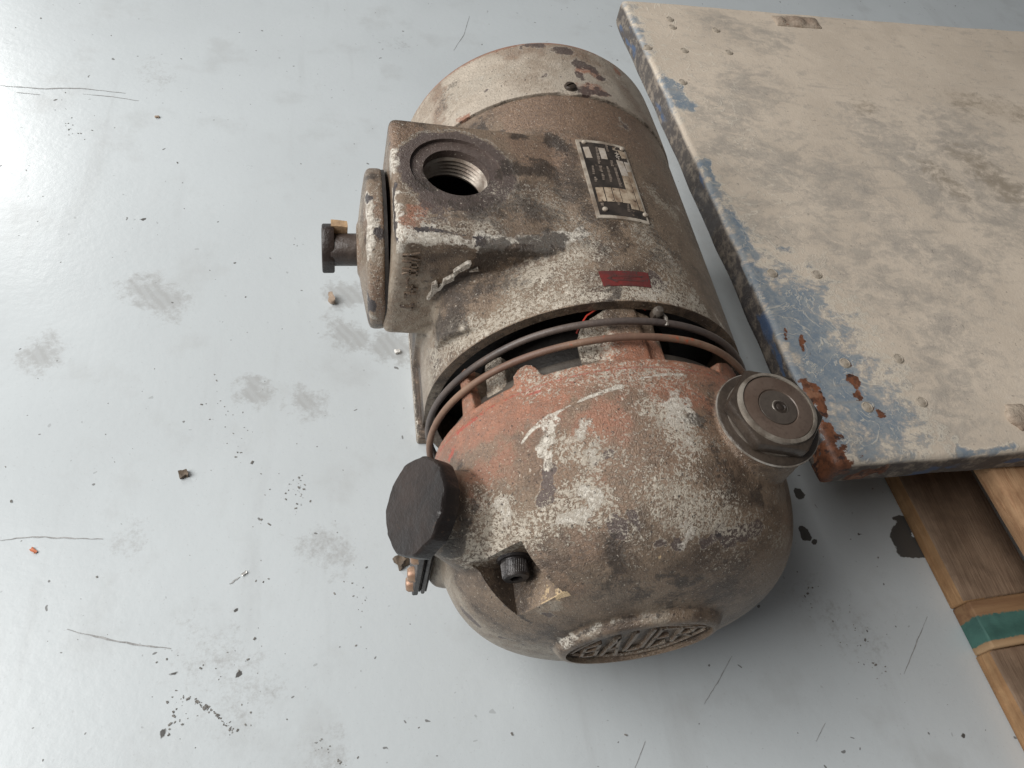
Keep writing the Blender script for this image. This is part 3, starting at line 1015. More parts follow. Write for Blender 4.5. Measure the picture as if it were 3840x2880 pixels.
# --- black filler cap with scalloped rim
ca, cb, _ = frame(CN, (0, 1, 0))
P = []
for k in range(168):
    t = 2 * math.pi * k / 168
    q = (t + .06 * math.sin(2 * t + 1)) % (2 * math.pi / 11) - math.pi / 11
    r = .250 * (.25 + .75 * math.cos(math.pi / 11) / math.cos(q)) + .0035 * math.sin(t * 3 + 1)
    P.append((math.cos(t) * r, math.sin(t) * r))
layers = [(-.095, .95), (-.090, .99), (-.02, 1.0), (-.005, .985), (0.002, .96), (.002, .8), (.003, .6), (.003, .4), (.003, .2)]
V, F = [], []
for h, sc in layers:
    for x, y in P:
        V.append(CC + CN * h + ca * x * sc + cb * y * sc)
n_ = len(P)
for i in range(len(layers) - 1):
    for k in range(n_):
        F.append([i * n_ + k, i * n_ + (k + 1) % n_, (i + 1) * n_ + (k + 1) % n_, (i + 1) * n_ + k])
V.append(CC + CN * .003)
V.append(CC - CN * .095)
for k in range(n_):
    F.append([(len(layers) - 1) * n_ + k, (len(layers) - 1) * n_ + (k + 1) % n_, len(V) - 2])
    F.append([k, (k + 1) % n_, len(V) - 1])
mk('filler_cap', (wobble(wobble(np.array(V), .006, 7), .003, 22), F), M_rubber, gm, ang=40)

# --- side cover at the output shaft
for nm, x0, x1, gpad, mt in (('cover_plate', -1.112, -1.078, 0, M_gasket), ('gasket', -1.076, -1.064, -.012, M_dark), ('spacer_plate', -1.062, -1.040, -.004, M_gasket), ('gasket', -1.038, -1.028, -.012, M_dark)):
    sz = (x1 - x0, .46 + 2 * gpad, .56 + 2 * gpad)
    mk(nm, bevel(box(((x0 + x1) / 2, -.765, -.15), sz), .006, 1), mt, gm)
me_sc = small_mesh('plate_screw', revolve([(0, -.01), (.044, -.01), (.044, .022), (.034, .036), (0, .04)], 20, (0, 0, 0), (0, 0, 1)), M_brass)
for y, z in ((-.95, -.36), (-.95, -.215), (-.95, .04), (-.59, -.36), (-.59, .04)):
    piece('plate_screw', me_sc, gm, (-1.112, y, z), (-1, 0, 0), (0, 0, 1))

# --- name plate, curved on the frame: (u across, v along) from its top left corner
TH0, TH1, YA, YB = -3.0, 16.0, 1.318, .624


def plate_pt(u, v_, h):
    return pol(TH0 + (TH1 - TH0) * u, 1.0 + h, YA + (YB - YA) * v_)


def sheet(quads, h0, h1):
    out = []
    for q in quads:      # q: four (u,v) corners
        n_u = 4
        V, F = [], []
        for i in range(n_u + 1):
            s = i / n_u
            for e in ((q[0], q[1]), (q[3], q[2])):
                u = e[0][0] + (e[1][0] - e[0][0]) * s
                w = e[0][1] + (e[1][1] - e[0][1]) * s
                V += [plate_pt(u, w, h0), plate_pt(u, w, h1)]
        for i in range(n_u):
            a0 = i * 4
            b0 = a0 + 4
            F += [[a0 + 1, b0 + 1, b0 + 3, a0 + 3], [a0, a0 + 1, a0 + 3, a0 + 2][::1] if i == 0 else [a0 + 1, a0, b0, b0 + 1],
                  [a0 + 3, b0 + 3, b0 + 2, a0 + 2]]
            if i == 0:
                F.append([a0 + 1, a0, b0, b0 + 1])
        e0 = n_u * 4
        F.append([e0, e0 + 2, e0 + 3, e0 + 1])
        out.append((np.array(V), F))
    return join(out)


npo = mk('name_plate', sheet([[(0, 0), (1, 0), (1, 1), (0, 1)]], .000, .012), M_alu, gm, ang=60)
mk('printed_panel', sheet([[(.060, .035), (.955, .035), (.955, .965), (.060, .965)]], .011, .0135), M_black, npo, ang=60)


def uv_of(x, y):
    A = np.array([[730, 315], [95, 1205]], float)
    s = np.linalg.solve(A, np.array([x - 455, y - 205], float))
    return (float(np.clip(s[0], .05, .96)), float(np.clip(s[1], .04, .96)))


def uq(pts):
    return [uv_of(*p) for p in pts]


pale = [[(560, 345), (640, 348), (700, 528), (612, 520)], [(780, 365), (872, 375), (917, 552), (832, 545)],
        [(1045, 552), (1143, 565), (1225, 800), (1120, 800)], [(1165, 568), (1268, 582), (1312, 725), (1210, 725)]]
soil = [[(740, 985), (838, 990), (890, 1195), (788, 1195)], [(855, 990), (950, 997), (1002, 1207), (905, 1202)],
        [(965, 1000), (1062, 1008), (1112, 1215), (1014, 1210)], [(1075, 1010), (1168, 1020), (1222, 1228), (1126, 1222)],
        [(1122, 804), (1222, 804), (1352, 1320), (1245, 1310)], [(1212, 730), (1314, 730), (1455, 1335), (1372, 1325)],
        [(1070, 380), (1180, 400), (1220, 515), (1140, 510)]]
for q in pale:
    mk('blank_field', sheet([uq(q)], .0130, .0150), M_field, npo, ang=60)
for q in soil:
    mk('blank_field', sheet([uq(q)], .0130, .0150), M_field_d, npo, ang=60)
txt = []
for x0, y0, x1, y1 in ((690, 650, 745, 790), (725, 825, 775, 905), (790, 655, 860, 755), (825, 780, 880, 880), (895, 665, 990, 910), (1005, 680, 1125, 985),
                       (740, 350, 820, 625), (885, 305, 950, 425), (955, 565, 1010, 660), (810, 1215, 870, 1260), (1040, 1220, 1090, 1260), (1180, 1230, 1220, 1360)):
    L = math.hypot(x1 - x0 - 40, y1 - y0)
    m = max(2, int(L / 24))
    for k in range(m):
        f0, f1 = k / m, (k + random.uniform(.55, .85)) / m
        cx0, cy0 = x0 + (x1 - x0 - 40) * f0, y0 + (y1 - y0) * f0
        cx1, cy1 = x0 + (x1 - x0 - 40) * f1, y0 + (y1 - y0) * f1
        w = random.uniform(22, 40)
        txt.append(uq([(cx0, cy0), (cx0 + w, cy0 + 4), (cx1 + w, cy1 + 4), (cx1, cy1)]))
mk('small_print', sheet(txt, .0130, .0148), M_text, npo, ang=60)
lt = []
for ch, x, y in (('W', 985, 338), ('-', 1018, 412), ('N', 1025, 440), ('r', 1046, 505)):
    for l in GLY[ch]:
        q = []
        for gx, gy in ((l[0], l[1]), (l[2], l[3])):
            q.append((x + gy * 62 + gx * 14, y + gx * 52 + gy * 4))
        (xa, ya), (xb, yb) = q
        dx, dy = xb - xa, yb - ya
        L = math.hypot(dx, dy)
        nx, ny = -dy / L * 6, dx / L * 6
        lt.append(uq([(xa + nx, ya + ny), (xb + nx, yb + ny), (xb - nx, yb - ny), (xa - nx, ya - ny)]))
mk('heading_print', sheet(lt, .0130, .0150), M_field, npo, ang=60)
me_rv = small_mesh('plate_rivet', revolve([(0, -.004), (.018, -.004), (.016, .006), (.008, .010), (0, .011)], 14, (0, 0, 0), (0, 0, 1)), M_alu)
for x, y in ((578, 268), (1145, 350), (870, 1310), (1468, 1382)):
    u, w = uv_of(x, y)
    piece('plate_rivet', me_rv, npo, plate_pt(u, w, .0135), pol(TH0 + (TH1 - TH0) * u, 1, 0))

# --- red rotation sticker with an arrow
TH0, TH1, YA, YB = -7.3, 9.2, .221, .113
st = mk('rotation_sticker', sheet([[(0, 0), (.25, 0), (.25, 1), (.03, 1)], [(.25, 0), (.5, 0), (.5, 1), (.25, 1)], [(.5, 0), (.75, 0), (.75, 1), (.5, 1)], [(.75, 0), (1, 0), (.98, 1), (.75, 1)]], 0, .0035), M_red, gm, ang=60)
ar = [[(.12, .5), (.30, .22), (.33, .30), (.19, .52)], [(.12, .5), (.19, .48), (.33, .72), (.30, .80)], [(.26, .33), (.84, .30), (.84, .40), (.26, .43)], [(.26, .58), (.84, .60), (.84, .70), (.26, .68)],
      [(.45, .46), (.60, .46), (.60, .54), (.45, .54)]]
mk('arrow_print', sheet(ar, .0030, .0050), M_arrow, st, ang=60)

# ------------------------------------------------------------------ floor
xs = np.concatenate([np.linspace(-60, -7.5, 8), np.arange(-7, 8, .04), np.linspace(8.5, 60, 8)])
ys = np.concatenate([np.linspace(-60, -3.3, 8), np.arange(-3, 8.2, .04), np.linspace(8.7, 60, 8)])
X, Y = np.meshgrid(xs, ys)
v = np.stack([X.ravel(), Y.ravel(), np.full(X.size, -H)], 1)
nx_ = len(xs)
idx = np.arange(X.size).reshape(X.shape)
F = np.stack([idx[:-1, :-1].ravel(), idx[:-1, 1:].ravel(), idx[1:, 1:].ravel(), idx[1:, :-1].ravel()], 1).tolist()
smudge = spot_mask(v, None, [
    (.30, .85, [(530, 1085), (600, 1120), (640, 1140)]), (.32, .80, [(160, 1325)]), (.24, .85, [(940, 1460), (960, 1470)]), (.24, .9, [(1140, 1500), (1160, 1510)]),
    (.3, .85, [(1280, 1110), (1330, 1100)]), (.28, .9, [(1280, 1250), (1330, 1260)]), (.3, .9, [(1450, 1290), (1520, 1310)]),
    (.30, .62, [(1200, 2040), (1260, 2060)]), (.25, .55, [(1150, 2040)]), (.5, .42, [(800, 2450), (900, 2600)]), (.3, .5, [(1220, 2850)]),
    (.3, .5, [(500, 2020)]), (.5, .35, [(3050, 2250), (3250, 2400)]), (.3, .45, [(3600, 1950)]), (.35, .4, [(1500, 170)]), (.3, .40, [(560, 250), (600, 300)])])
dark = spot_mask(v, None, [
    (.09, 1.0, [(3345, 1945), (3390, 1960)]), (.16, 1.0, [(3370, 1990), (3380, 2030)]), (.12, 1.0, [(3400, 2050), (3450, 2065)]),
    (.05, 1.0, [(3005, 1980), (3018, 2015), (3050, 2030), (3070, 2045)]), (.07, 1.0, [(3005, 1850)]), (.045, .9, [(3192, 2085)]), (.05, .7, [(3230, 2000)]),
    (.05, .85, [(690, 1780)]), (.04, .85, [(620, 2740), (605, 2765)]),
    (.035, .8, [(205, 375)]), (.045, .7, [(3620, 2000), (3640, 2060)]), (.035, .8, [(3610, 2760)]), (.03, .75, [(3000, 2300)]), (.05, .6, [(620, 2520), (690, 2545)]),
    (.035, .8, [(590, 1085)]), (.03, .8, [(530, 820), (545, 828)]), (.03, .8, [(815, 830)]), (.03, .8, [(890, 2515), (905, 2540)]), (.03, .8, [(875, 2290), (915, 2300)])])
n = NT('painted_floor')
big = n.noise(.35, 4, .55)
mid = n.noise(1.6, 5, .6)
fine = n.noise(22, 4, .65)
col = n.mix(n.step(big, .35, .65), (.570, .606, .620), (.527, .560, .573))
col = n.mix(n.math('MULTIPLY', n.step(mid, .52, .72), .45), col, (.44, .455, .455))
drag = n.noise(2.4, 4, .6, n.stretch((1, .12, 1), (0, 0, .25)))
col = n.mix(n.math('MULTIPLY', n.step(drag, .56, .74), .30), col, (.40, .41, .41))
sm = n.masked(n.attr('smudge'), n.math('ADD', n.math('MULTIPLY', n.noise(9, 5, .7), .6), n.math('MULTIPLY', n.noise(40, 3, .7), .4)), 2.2, .28)
sx = n.t.nodes.new('ShaderNodeSeparateXYZ')
n.t.links.new(wv.outputs[0] if False else n.co, sx.inputs[0])
trd = n.math('SINE', n.math('ADD', n.math('MULTIPLY', sx.outputs[0], 74.0), n.math('ADD', n.math('MULTIPLY', sx.outputs[1], 52.0), n.math('MULTIPLY', n.noise(5, 3, .5), 7.0))))
sm = n.math('MULTIPLY', sm, n.math('MULTIPLY_ADD', n.step(trd, -.8, .8), .20, .80))
col = n.mix(n.math('MULTIPLY', sm, .55), col, (.27, .262, .25))
wob = n.stretch((1, 1, 1))
wv = n.t.nodes.new('ShaderNodeVectorMath')
wv.operation = 'MULTIPLY_ADD'
nz = n.t.nodes.new('ShaderNodeTexNoise')
nz.inputs['Scale'].default_value = 9
n.t.links.new(n.co, nz.inputs['Vector'])
n.t.links.new(nz.outputs['Color'], wv.inputs[0])
wv.inputs[1].default_value = (.11, .11, 0)
n.t.links.new(n.co, wv.inputs[2])
dens = n.noise(.7, 3, .6)
tot = None
for sc, rad, th in ((1.7, .050, .62), (3.6, .075, .52), (7.5, .11, .42), (15, .16, .46)):
    d = n.voro(sc, 'Distance', wv.outputs[0])
    c = n.voro(sc, 'Color', wv.outputs[0])
    sp = n.t.nodes.new('ShaderNodeSeparateColor')
    n.t.links.new(c, sp.inputs[0])
    size = n.math('MULTIPLY', sp.outputs[0], rad)
    keep = n.math('GREATER_THAN', n.math('ADD', sp.outputs[1], n.math('SUBTRACT', dens, .5)), th + .25)
    m_ = n.math('MULTIPLY', n.step(n.math('SUBTRACT', size, d), 0.0, .018), keep)
    m_ = n.math('MULTIPLY', m_, n.math('MULTIPLY_ADD', sp.outputs[2], .6, .3))
    tot = m_ if tot is None else n.math('MAXIMUM', tot, m_)
col = n.mix(n.math('MULTIPLY', tot, .9), col, (.105, .100, .094))
dk = n.masked(n.attr('dark'), n.math('ADD', n.math('MULTIPLY', n.noise(7, 4, .65), .6), n.math('MULTIPLY', fine, .4)), 1.2, .06)
col = n.mix(n.math('MULTIPLY', dk, .93), col, (.050, .044, .038))
grn = n.step(n.noise(48, 3, .6), .62, .72)
col = n.mix(n.math('MULTIPLY', grn, .22), col, (.30, .29, .28))
rough = n.math('MULTIPLY_ADD', mid, .16, .22)
rough = n.math('ADD', rough, n.math('MULTIPLY', sm, .25))
rough = n.math('ADD', rough, n.math('MULTIPLY', tot, .2))
nb = n.bump(n.math('ADD', n.noise(14, 3, .5), n.math('MULTIPLY', fine, .6)), .10, .012)
nb = n.bump(n.noise(1.1, 2, .5), .10, .05, nb)
M_floor = n.done(col, rough, 0, nb, .5)
fl = mk('floor', (v, F), M_floor, None, (0, 0, -H), attrs={'smudge': smudge, 'dark': dark})
fl['kind'] = 'structure'

# scratches and scrape marks: narrow worn strips
M_scr = simple('scraped_floor_metal', (.24, .235, .23), (.40, .40, .395), 14, .5)


def strip(pts, w, seed=0):
    P = [on_z(p[0], p[1], -H + .003) for p in pts]
    Q = []
    for a_, b_ in zip(P[:-1], P[1:]):
        for k in range(6):
            Q.append(a_ + (b_ - a_) * k / 6)
    Q.append(P[-1])
    w *= .45
    V, F = [], []
    m = len(Q)
    for i, q in enumerate(Q):
        t = nrm(Q[min(i + 1, m - 1)] - Q[max(i - 1, 0)])
        s = np.array([-t[1], t[0], 0])
        ww = w * (.35 + .65 * math.sin(math.pi * (i + .4) / m)) * random.uniform(.55, 1.2)
        q = q + s * random.uniform(-.3, .3) * w
        V += [q - s * ww * .5, q + s * ww * .5]
    for i in range(m - 1):
        F.append([2 * i, 2 * i + 1, 2 * i + 3, 2 * i + 2])
    return np.array(V), F


for pts, w in (([(0, 2026), (120, 2012), (260, 2018), (385, 2022)], .022), ([(250, 2360), (380, 2392), (520, 2420), (640, 2432)], .024),
               ([(0, 320), (150, 332), (300, 330), (470, 350)], .030), ([(60, 345), (150, 355)], .02), ([(310, 352), (420, 362), (520, 378)], .018),
               ([(3478, 2312), (3440, 2400), (3390, 2528)], .016), ([(2745, 2460), (2690, 2560), (2640, 2640)], .012),
               ([(860, 2190), (900, 2165)], .03), ([(1760, 60), (1740, 130), (1700, 190)], .012), ([(2420, 2780), (2380, 2880)], .01), ([(3060, 2780), (3095, 2710)], .012)):
    mk('scratch', strip(pts, w), M_scr, fl, flat=True)

# crumbs too many to count
cr = []
TRAILS = [[(920, 1560), (960, 1780), (1000, 2000), (1005, 2300), (960, 2560), (900, 2860)], [(1300, 2120), (1340, 2350), (1400, 2640)],
          [(1110, 1800), (1120, 1890)], [(600, 2440), (800, 2500), (940, 2480)], [(3020, 2150), (3060, 2350)], [(680, 2620), (640, 2780)],
          [(1180, 2760), (1300, 2860)], [(230, 360), (260, 480), (330, 520)], [(3150, 2300), (3330, 2560)], [(770, 1440), (900, 1720)]]
for k in range(360):
    px, py = random.uniform(0, 3840), random.uniform(0, 2880)
    if k % 5 < 3:      # most of it lies in trails and drifts
        tr = random.choice(TRAILS)
        i = random.randrange(len(tr) - 1)
        f = random.random()
        px = tr[i][0] + (tr[i + 1][0] - tr[i][0]) * f + random.gauss(0, 26)
        py = tr[i][1] + (tr[i + 1][1] - tr[i][1]) * f + random.gauss(0, 26)
    elif k % 5 == 3 and k < 260:      # one scraped arc
        f = random.random()
        px = 735 + 140 * f + random.gauss(0, 7)
        py = 2632 + 60 * f + 55 * f * f + random.gauss(0, 7)
    p = on_z(px, py, -H)
    if abs(p[0]) < 1.1 and -1.5 < p[1] < 2.5:
        continue
    s = random.choice((.003, .004, .005, .006, .009)) * random.uniform(.7, 1.2)
    th = random.uniform(0, 3.14)
    R_ = np.array([[math.cos(th), -math.sin(th), 0], [math.sin(th), math.cos(th), 0], [0, 0, 1]])
    b = box(p + np.array([0, 0, s * .25]), (s * random.uniform(1, 2.2), s, s * .5), R_)
    cr.append((b[0] + np.array([[random.uniform(-.3, .3) * s for _ in range(3)] for _ in range(8)]) * np.array([1, 1, .4]), b[1]))
M_crumb = simple('dark_crumbs', (.13, .12, .11), (.25, .235, .215), 30, .6)
co = mk('floor_crumbs', join(cr), M_crumb, None, (0, 0, -H), flat=True)
co['kind'] = 'stuff'
co['label'] = 'fine dark crumbs and grit strewn over the pale floor'
co['category'] = 'grit'

# single bits that can be picked out


def chip(name, px, py, size, mat, label, cat, th=0.0, hgt=.35, seed=1):
    p = on_z(px, py, -H)
    R_ = np.array([[math.cos(th), -math.sin(th), 0], [math.sin(th), math.cos(th), 0], [0, 0, 1]])
    b = subdivide(box((0, 0, 0), (size[0], size[1], size[1] * hgt), R_), 3)
    vv_ = np.array(b[0])
    vv_[:, 0] *= (1 - .35 * (np.abs(vv_[:, 1]) / size[1]))
    vv_ = wobble(vv_, size[1] * .28, 2.2 / size[1], seed)
    vv_ += p + np.array([0, 0, size[1] * hgt * .5 + .006])
    o = mk(name, (vv_, b[1]), mat, None, tuple(p), ang=60)
    o['label'] = label
    o['category'] = cat
    return o


M_opaint = simple('orange_paint_flake', (.55, .16, .06), (.42, .12, .05), 12, .5)
M_brown = simple('brown_crumb', (.10, .075, .055), (.17, .125, .085), 25, .7)
M_tan = simple('tan_crumb', (.35, .26, .19), (.24, .175, .13), 25, .7)
M_shine = simple('bright_metal_chip', (.75, .73, .70), (.6, .58, .55), 20, .3, .6)
M_pale = simple('pale_chip', (.72, .70, .66), (.55, .52, .48), 20, .5)
chip('paint_flake', 127, 2066, (.055, .020), M_opaint, 'orange paint flake beside the long dark scratch on the floor', 'paint flake', -.6, .2, 3)
chip('crumb', 690, 1781, (.060, .052), M_brown, 'round brown crumb lying alone on the open floor', 'crumb', .3, .45, 5)
chip('crumb', 1243, 1130, (.032, .085), M_tan, 'knobbly tan crumb on the floor below the broken cable gland', 'crumb', .25, .5, 7)
chip('crumb', 590, 441, (.042, .022), M_tan, 'small yellowish crumb on the floor near the two long scratches', 'crumb', .05, .4, 9)
chip('metal_sliver', 916, 2152, (.045, .016), M_shine, 'bright metal sliver on the floor left of the black filler cap', 'metal chip', .55, .4, 11)
chip('white_chip', 1490, 1322, (.045, .035), M_pale, 'white chip on the footprint beside the mounting foot', 'chip', .3, .5, 13)
chip('pellet', 3480, 2096, (.040, .036), M_pale, 'pale round pellet against the side of the wooden pallet', 'pellet', .3, .8, 15)
chip('dirt_lump', 1505, 2108, (.085, .08), M_brown, 'dusty lump of dirt on the floor beside the copper screws', 'dirt', .5, .5, 17)

# ------------------------------------------------------------------ pallet


def wood(name, A, B, C, dirt=.5, along='y'):
    n = NT(name)
    st_ = (6, .5, 6) if along == 'y' else (.5, 6, 6)
    g = n.noise(2.6, 6, .65, n.stretch(st_), .6)
    f = n.noise(9, 4, .6, n.stretch(st_))
    bl = n.noise(2.0, 5, .65)
    col = n.mix(n.step(g, .35, .65), A, B)
    col = n.mix(n.math('MULTIPLY', n.step(f, .52, .7), .5), col, C)
    col = n.mix(n.math('MULTIPLY', n.step(bl, .45, .66), dirt), col, tuple(x * .45 for x in C))
    knot = n.step(n.voro(.55, 'Distance', n.stretch((1, .6, 1))), .16, .10)
    col = n.mix(n.math('MULTIPLY', knot, .75), col, (.10, .035, .012))
    return n.done(col, .75, 0, n.bump(n.math('ADD', g, f), .35, .02), .3)


M_wood = wood('fresh_wood_side', (.44, .265, .135), (.36, .20, .095), (.25, .13, .06), .4)
M_wood_top = wood('soiled_wood_top', (.235, .158, .106), (.300, .208, .142), (.165, .105, .068), .45)
M_wood_deck = wood('deck_wood', (.44, .27, .15), (.34, .19, .10), (.26, .12, .055), .45)
n = NT('teal_painted_wood')
g = n.noise(5, 5, .6)
yv = n.attr('paint')
pm = n.masked(yv, n.math('ADD', n.math('MULTIPLY', g, .6), n.math('MULTIPLY', n.noise(20, 3, .6), .4)), .7, .07)
gr_ = n.noise(2.6, 6, .65, n.stretch((.5, 6, 6)))
colw = n.mix(n.step(gr_, .35, .65), (.26, .15, .075), (.19, .10, .05))
edge = n.attr('worn')
colw = n.mix(edge, colw, (.45, .30, .17))
col = n.mix(pm, colw, n.mix(n.step(g, .35, .65), (.060, .150, .125), (.042, .105, .090)))
M_teal = n.done(col, .7, 0, n.bump(gr_, .3, .02), .35)

pal = thing('pallet', (2.9, 0, -H), 'rough wooden pallet on the floor under the dusty steel panel, one crosspiece painted teal', 'pallet')
rz = math.radians(-3.2)
w0 = on_z(3340, 1850, -H)
w1 = on_z(3840, 2830, -H)
ed = nrm(w1 - w0)              # runs towards the viewer along the pallet's side
pe = nrm(np.array([-ed[1], ed[0], 0]))
if pe[0] < 0:
    pe = -pe


def wobbled_board(l0, l1, s0, s1, z0, z1, cuts=3, amp=.010, seed=0):
    """board between distances l (along the side) and s (across), measured from the pallet's side"""
    c = w0 + ed * (l0 + l1) / 2 + pe * (s0 + s1) / 2
    c = np.array([c[0], c[1], (z0 + z1) / 2 - H])
    R_ = np.stack([pe, -ed, np.array([0, 0, 1.])], 1)
    b = bevel(box(c, (s1 - s0, l1 - l0, z1 - z0), R_), .010, 1)
    b = subdivide(b, cuts)
    return wobble(b[0], amp, 2.0, seed), b[1]


def board(name, args, mats, seed=0, attrs=None):
    b = wobbled_board(*args, seed=seed)
    o = mk(name, b, mats, pal, ang=45, attrs=attrs(b[0]) if attrs else None)
    if isinstance(mats, list):
        for p in o.data.polygons:
            p.material_index = 1 if p.normal.z > .7 else 0
    return o


board('base_board', (-4.5, .974, 0, .70, .0, .17), [M_wood, M_wood_top], 1)
board('base_board', (1.326, 3.2, 0, .70, .0, .17), [M_wood, M_wood_top], 6)
board('base_board', (-4.5, 3.2, 2.6, 3.3, .0, .17), [M_wood, M_wood_top], 2)


def teal_attr(v):
    l = (v - w0) @ ed
    l = (l - l.min()) / (l.max() - l.min())
    return {'paint': np.where(l < .90, np.clip((l - .34) * 3.2 + .5, 0, 1), 0.05), 'worn': np.clip((l - .86) * 9, 0, 1)}


board('cross_board', (.98, 1.32, .004, 2.58, .0, .205), [M_teal, M_teal], 3, teal_attr)
board('cross_board', (-1.6, -.9, .015, 3.25, .172, .335), M_wood_top, 4)
for k, (s0, s1) in enumerate(((.03, .92), (1.15, 1.95), (2.2, 3.1))):
    board('deck_board', (-4.4, 3.2, s0 + .02, s1, .785, .94), M_wood_deck, 10 + k)
board('stringer', (-1.5, -.95, .35, 3.2, .337, .782), M_wood_top, 20)
board('stringer', (2.6, 3.15, .35, 3.2, .172, .782), M_wood_top, 21)
board('stringer', (-4.3, -3.7, .35, 3.2, .172, .782), M_wood_top, 22)

# ------------------------------------------------------------------ dusty steel panel lying on the pallet
ZP = .085
TH_P = .255
bl = on_z(3140, 1752, ZP)
tl_ = on_z(2337, 14, ZP)
ly = nrm(tl_ - bl)
lx = np.array([ly[1], -ly[0], 0])
LY = np.linalg.norm(tl_ - bl) + .09
LX_ = 6.6
RP = np.stack([lx, ly, np.array([0, 0, 1.])], 1)
sp_c = np.array([bl[0], bl[1], ZP - TH_P])
pan = thing('steel_panel', tuple(sp_c), 'blue steel panel caked in dried cream dust with a rusty corner, lying on the pallet', 'panel')
slab = bevel(box((LX_ / 2, LY / 2, -TH_P / 2), (LX_, LY, TH_P)), .032, 3)
slab = fuse([slab], .025, 1)
sv = slab[0]
for i, p in enumerate(sv):
    q = Vector((p[0] * .9, p[1] * .9, 0))
    sv[i][2] += .012 * mnoise.noise(q) + .002 * mnoise.noise(q * 5)
    e = min(p[0], p[1])
    sv[i][0] += .012 * mnoise.noise(Vector((p[1] * 3, p[2] * 3, 2.0)))
    sv[i][1] += .012 * mnoise.noise(Vector((p[0] * 3, p[2] * 3, 5.0)))
slab = ((RP @ sv.T).T + np.array([bl[0], bl[1], ZP]), slab[1])
ts = surface(slab)
v = slab[0]
side = np.where(sv[:, 2] < -.030, 1.0, 0.0)
bx_n = np.array([mnoise.noise(Vector((p[0] * 2.0, p[1] * 1.1, 3.0))) for p in sv])
edge_blue = np.clip(.60 + bx_n * .9, 0, .95) * np.clip(1 - sv[:, 0] / .34, 0, 1)
at = {'near': np.clip(1.15 - sv[:, 0] / 1.3, 0, 1), 'blue': np.maximum(edge_blue, 0) * .0 + np.maximum(edge_blue, spot_mask(v, ts, [
    (.46, .98, [(2950, 1150), (3020, 1290), (3100, 1400), (3200, 1500)]), (.34, .8, [(3220, 1520), (3330, 1600)]), (.95, .64, [(2960, 1120), (3050, 1250), (3180, 1420), (3270, 1600)]), (.13, .95, [(2820, 1000), (2880, 1090)]),
    (.16, .9, [(2500, 300), (2560, 390)]), (.12, .9, [(2640, 620), (2690, 690)]), (.10, .85, [(2720, 780), (2760, 830)]), (.12, .8, [(2780, 880), (2830, 960)]),
    (.06, .75, [(3600, 1705), (3700, 1690), (3800, 1680)]), (.12, .6, [(2380, 60), (2400, 110)]), (.14, .62, [(2900, 930), (2960, 950)]), (.2, .55, [(3200, 1640), (3330, 1690)]), (.3, .35, [(3100, 1100)])])),
      'grey': np.maximum(spot_mask(v, ts, [
          (.8, .50, [(2800, 560), (3000, 640), (3200, 700)]), (.6, .50, [(2700, 420), (2850, 330)]), (.7, .55, [(3300, 500), (3500, 700)]), (.8, .50, [(3600, 500), (3750, 800)]), (.6, .5, [(3400, 900), (3600, 1000)]),
          (.5, .5, [(2750, 780), (2900, 880)]), (.5, .45, [(2880, 150), (2700, 90)]), (.8, .42, [(3200, 1000), (3500, 1200)]), (.6, .4, [(3600, 1350), (3500, 1550)]), (.5, .5, [(3150, 1650), (3350, 1700)])]), 0),
      'brown': spot_mask(v, ts, [(.6, .55, [(3650, 600), (3750, 700)]), (.5, .5, [(3600, 380), (3800, 420)]), (.4, .5, [(3250, 400)]), (.4, .5, [(3500, 640), (3600, 720)])]),
      'rust': spot_mask(v, ts, [
          (.26, 1.0, [(3070, 1830), (3080, 1770), (3120, 1720)]), (.15, .95, [(3080, 1820), (3180, 1790), (3300, 1760)]), (.12, .95, [(3090, 1590), (3130, 1640)]), (.07, .9, [(3060, 1500), (3085, 1560)]),
          (.06, .85, [(3010, 1280), (3000, 1340)]), (.07, .8, [(3200, 1420), (3230, 1500)]), (.05, .85, [(3170, 1360)]), (.05, .7, [(3300, 1550), (3270, 1530)]), (.05, .6, [(2940, 1230), (2960, 1330)]), (.08, .85, [(3020, 1430), (3060, 1490)]), (.10, .8, [(3060, 1680), (3120, 1760)])]),
      'side': side * np.where((sv[:, 0] < .25) | (sv[:, 1] < .25), 1.0, .6)}
n = NT('dusty_blue_steel')
big = n.noise(1.1, 5, .6)
mid = n.noise(4.6, 7, .72, n.stretch((1, 1.6, 1), (0, 0, .5)), .5)
fine = n.noise(17, 5, .68)
grit = n.noise(55, 3, .65)
cream = n.mix(n.step(big, .35, .65), (.625, .532, .430), (.545, .462, .372))
cream = n.mix(n.math('MULTIPLY', n.step(fine, .5, .7), .35), cream, (.70, .615, .51))
mf = n.math('ADD', n.math('MULTIPLY', mid, .6), n.math('MULTIPLY', fine, .4))
grey = n.masked(n.math('MULTIPLY_ADD', n.attr('grey'), .62, .265), mf, 2.3, .24)
col = n.mix(n.math('MULTIPLY', grey, .78), cream, n.mix(n.step(fine, .35, .65), (.270, .248, .226), (.395, .350, .295)))
br_ = n.masked(n.attr('brown'), mf, 1.5, .22)
col = n.mix(n.math('MULTIPLY', br_, .62), col, (.25, .195, .135))
bl_m = n.masked(n.math('MULTIPLY', n.attr('blue'), .9), n.math('ADD', n.math('MULTIPLY', mid, .55), n.math('MULTIPLY', fine, .45)), 1.8, .15)
bl_m = n.math('MULTIPLY', bl_m, .9)
bcol = n.mix(n.step(fine, .38, .64), (.155, .210, .270), (.265, .295, .315))
bcol = n.mix(n.math('MULTIPLY', n.step(grit, .62, .7), .6), bcol, (.50, .50, .47))
col = n.mix(bl_m, col, bcol)
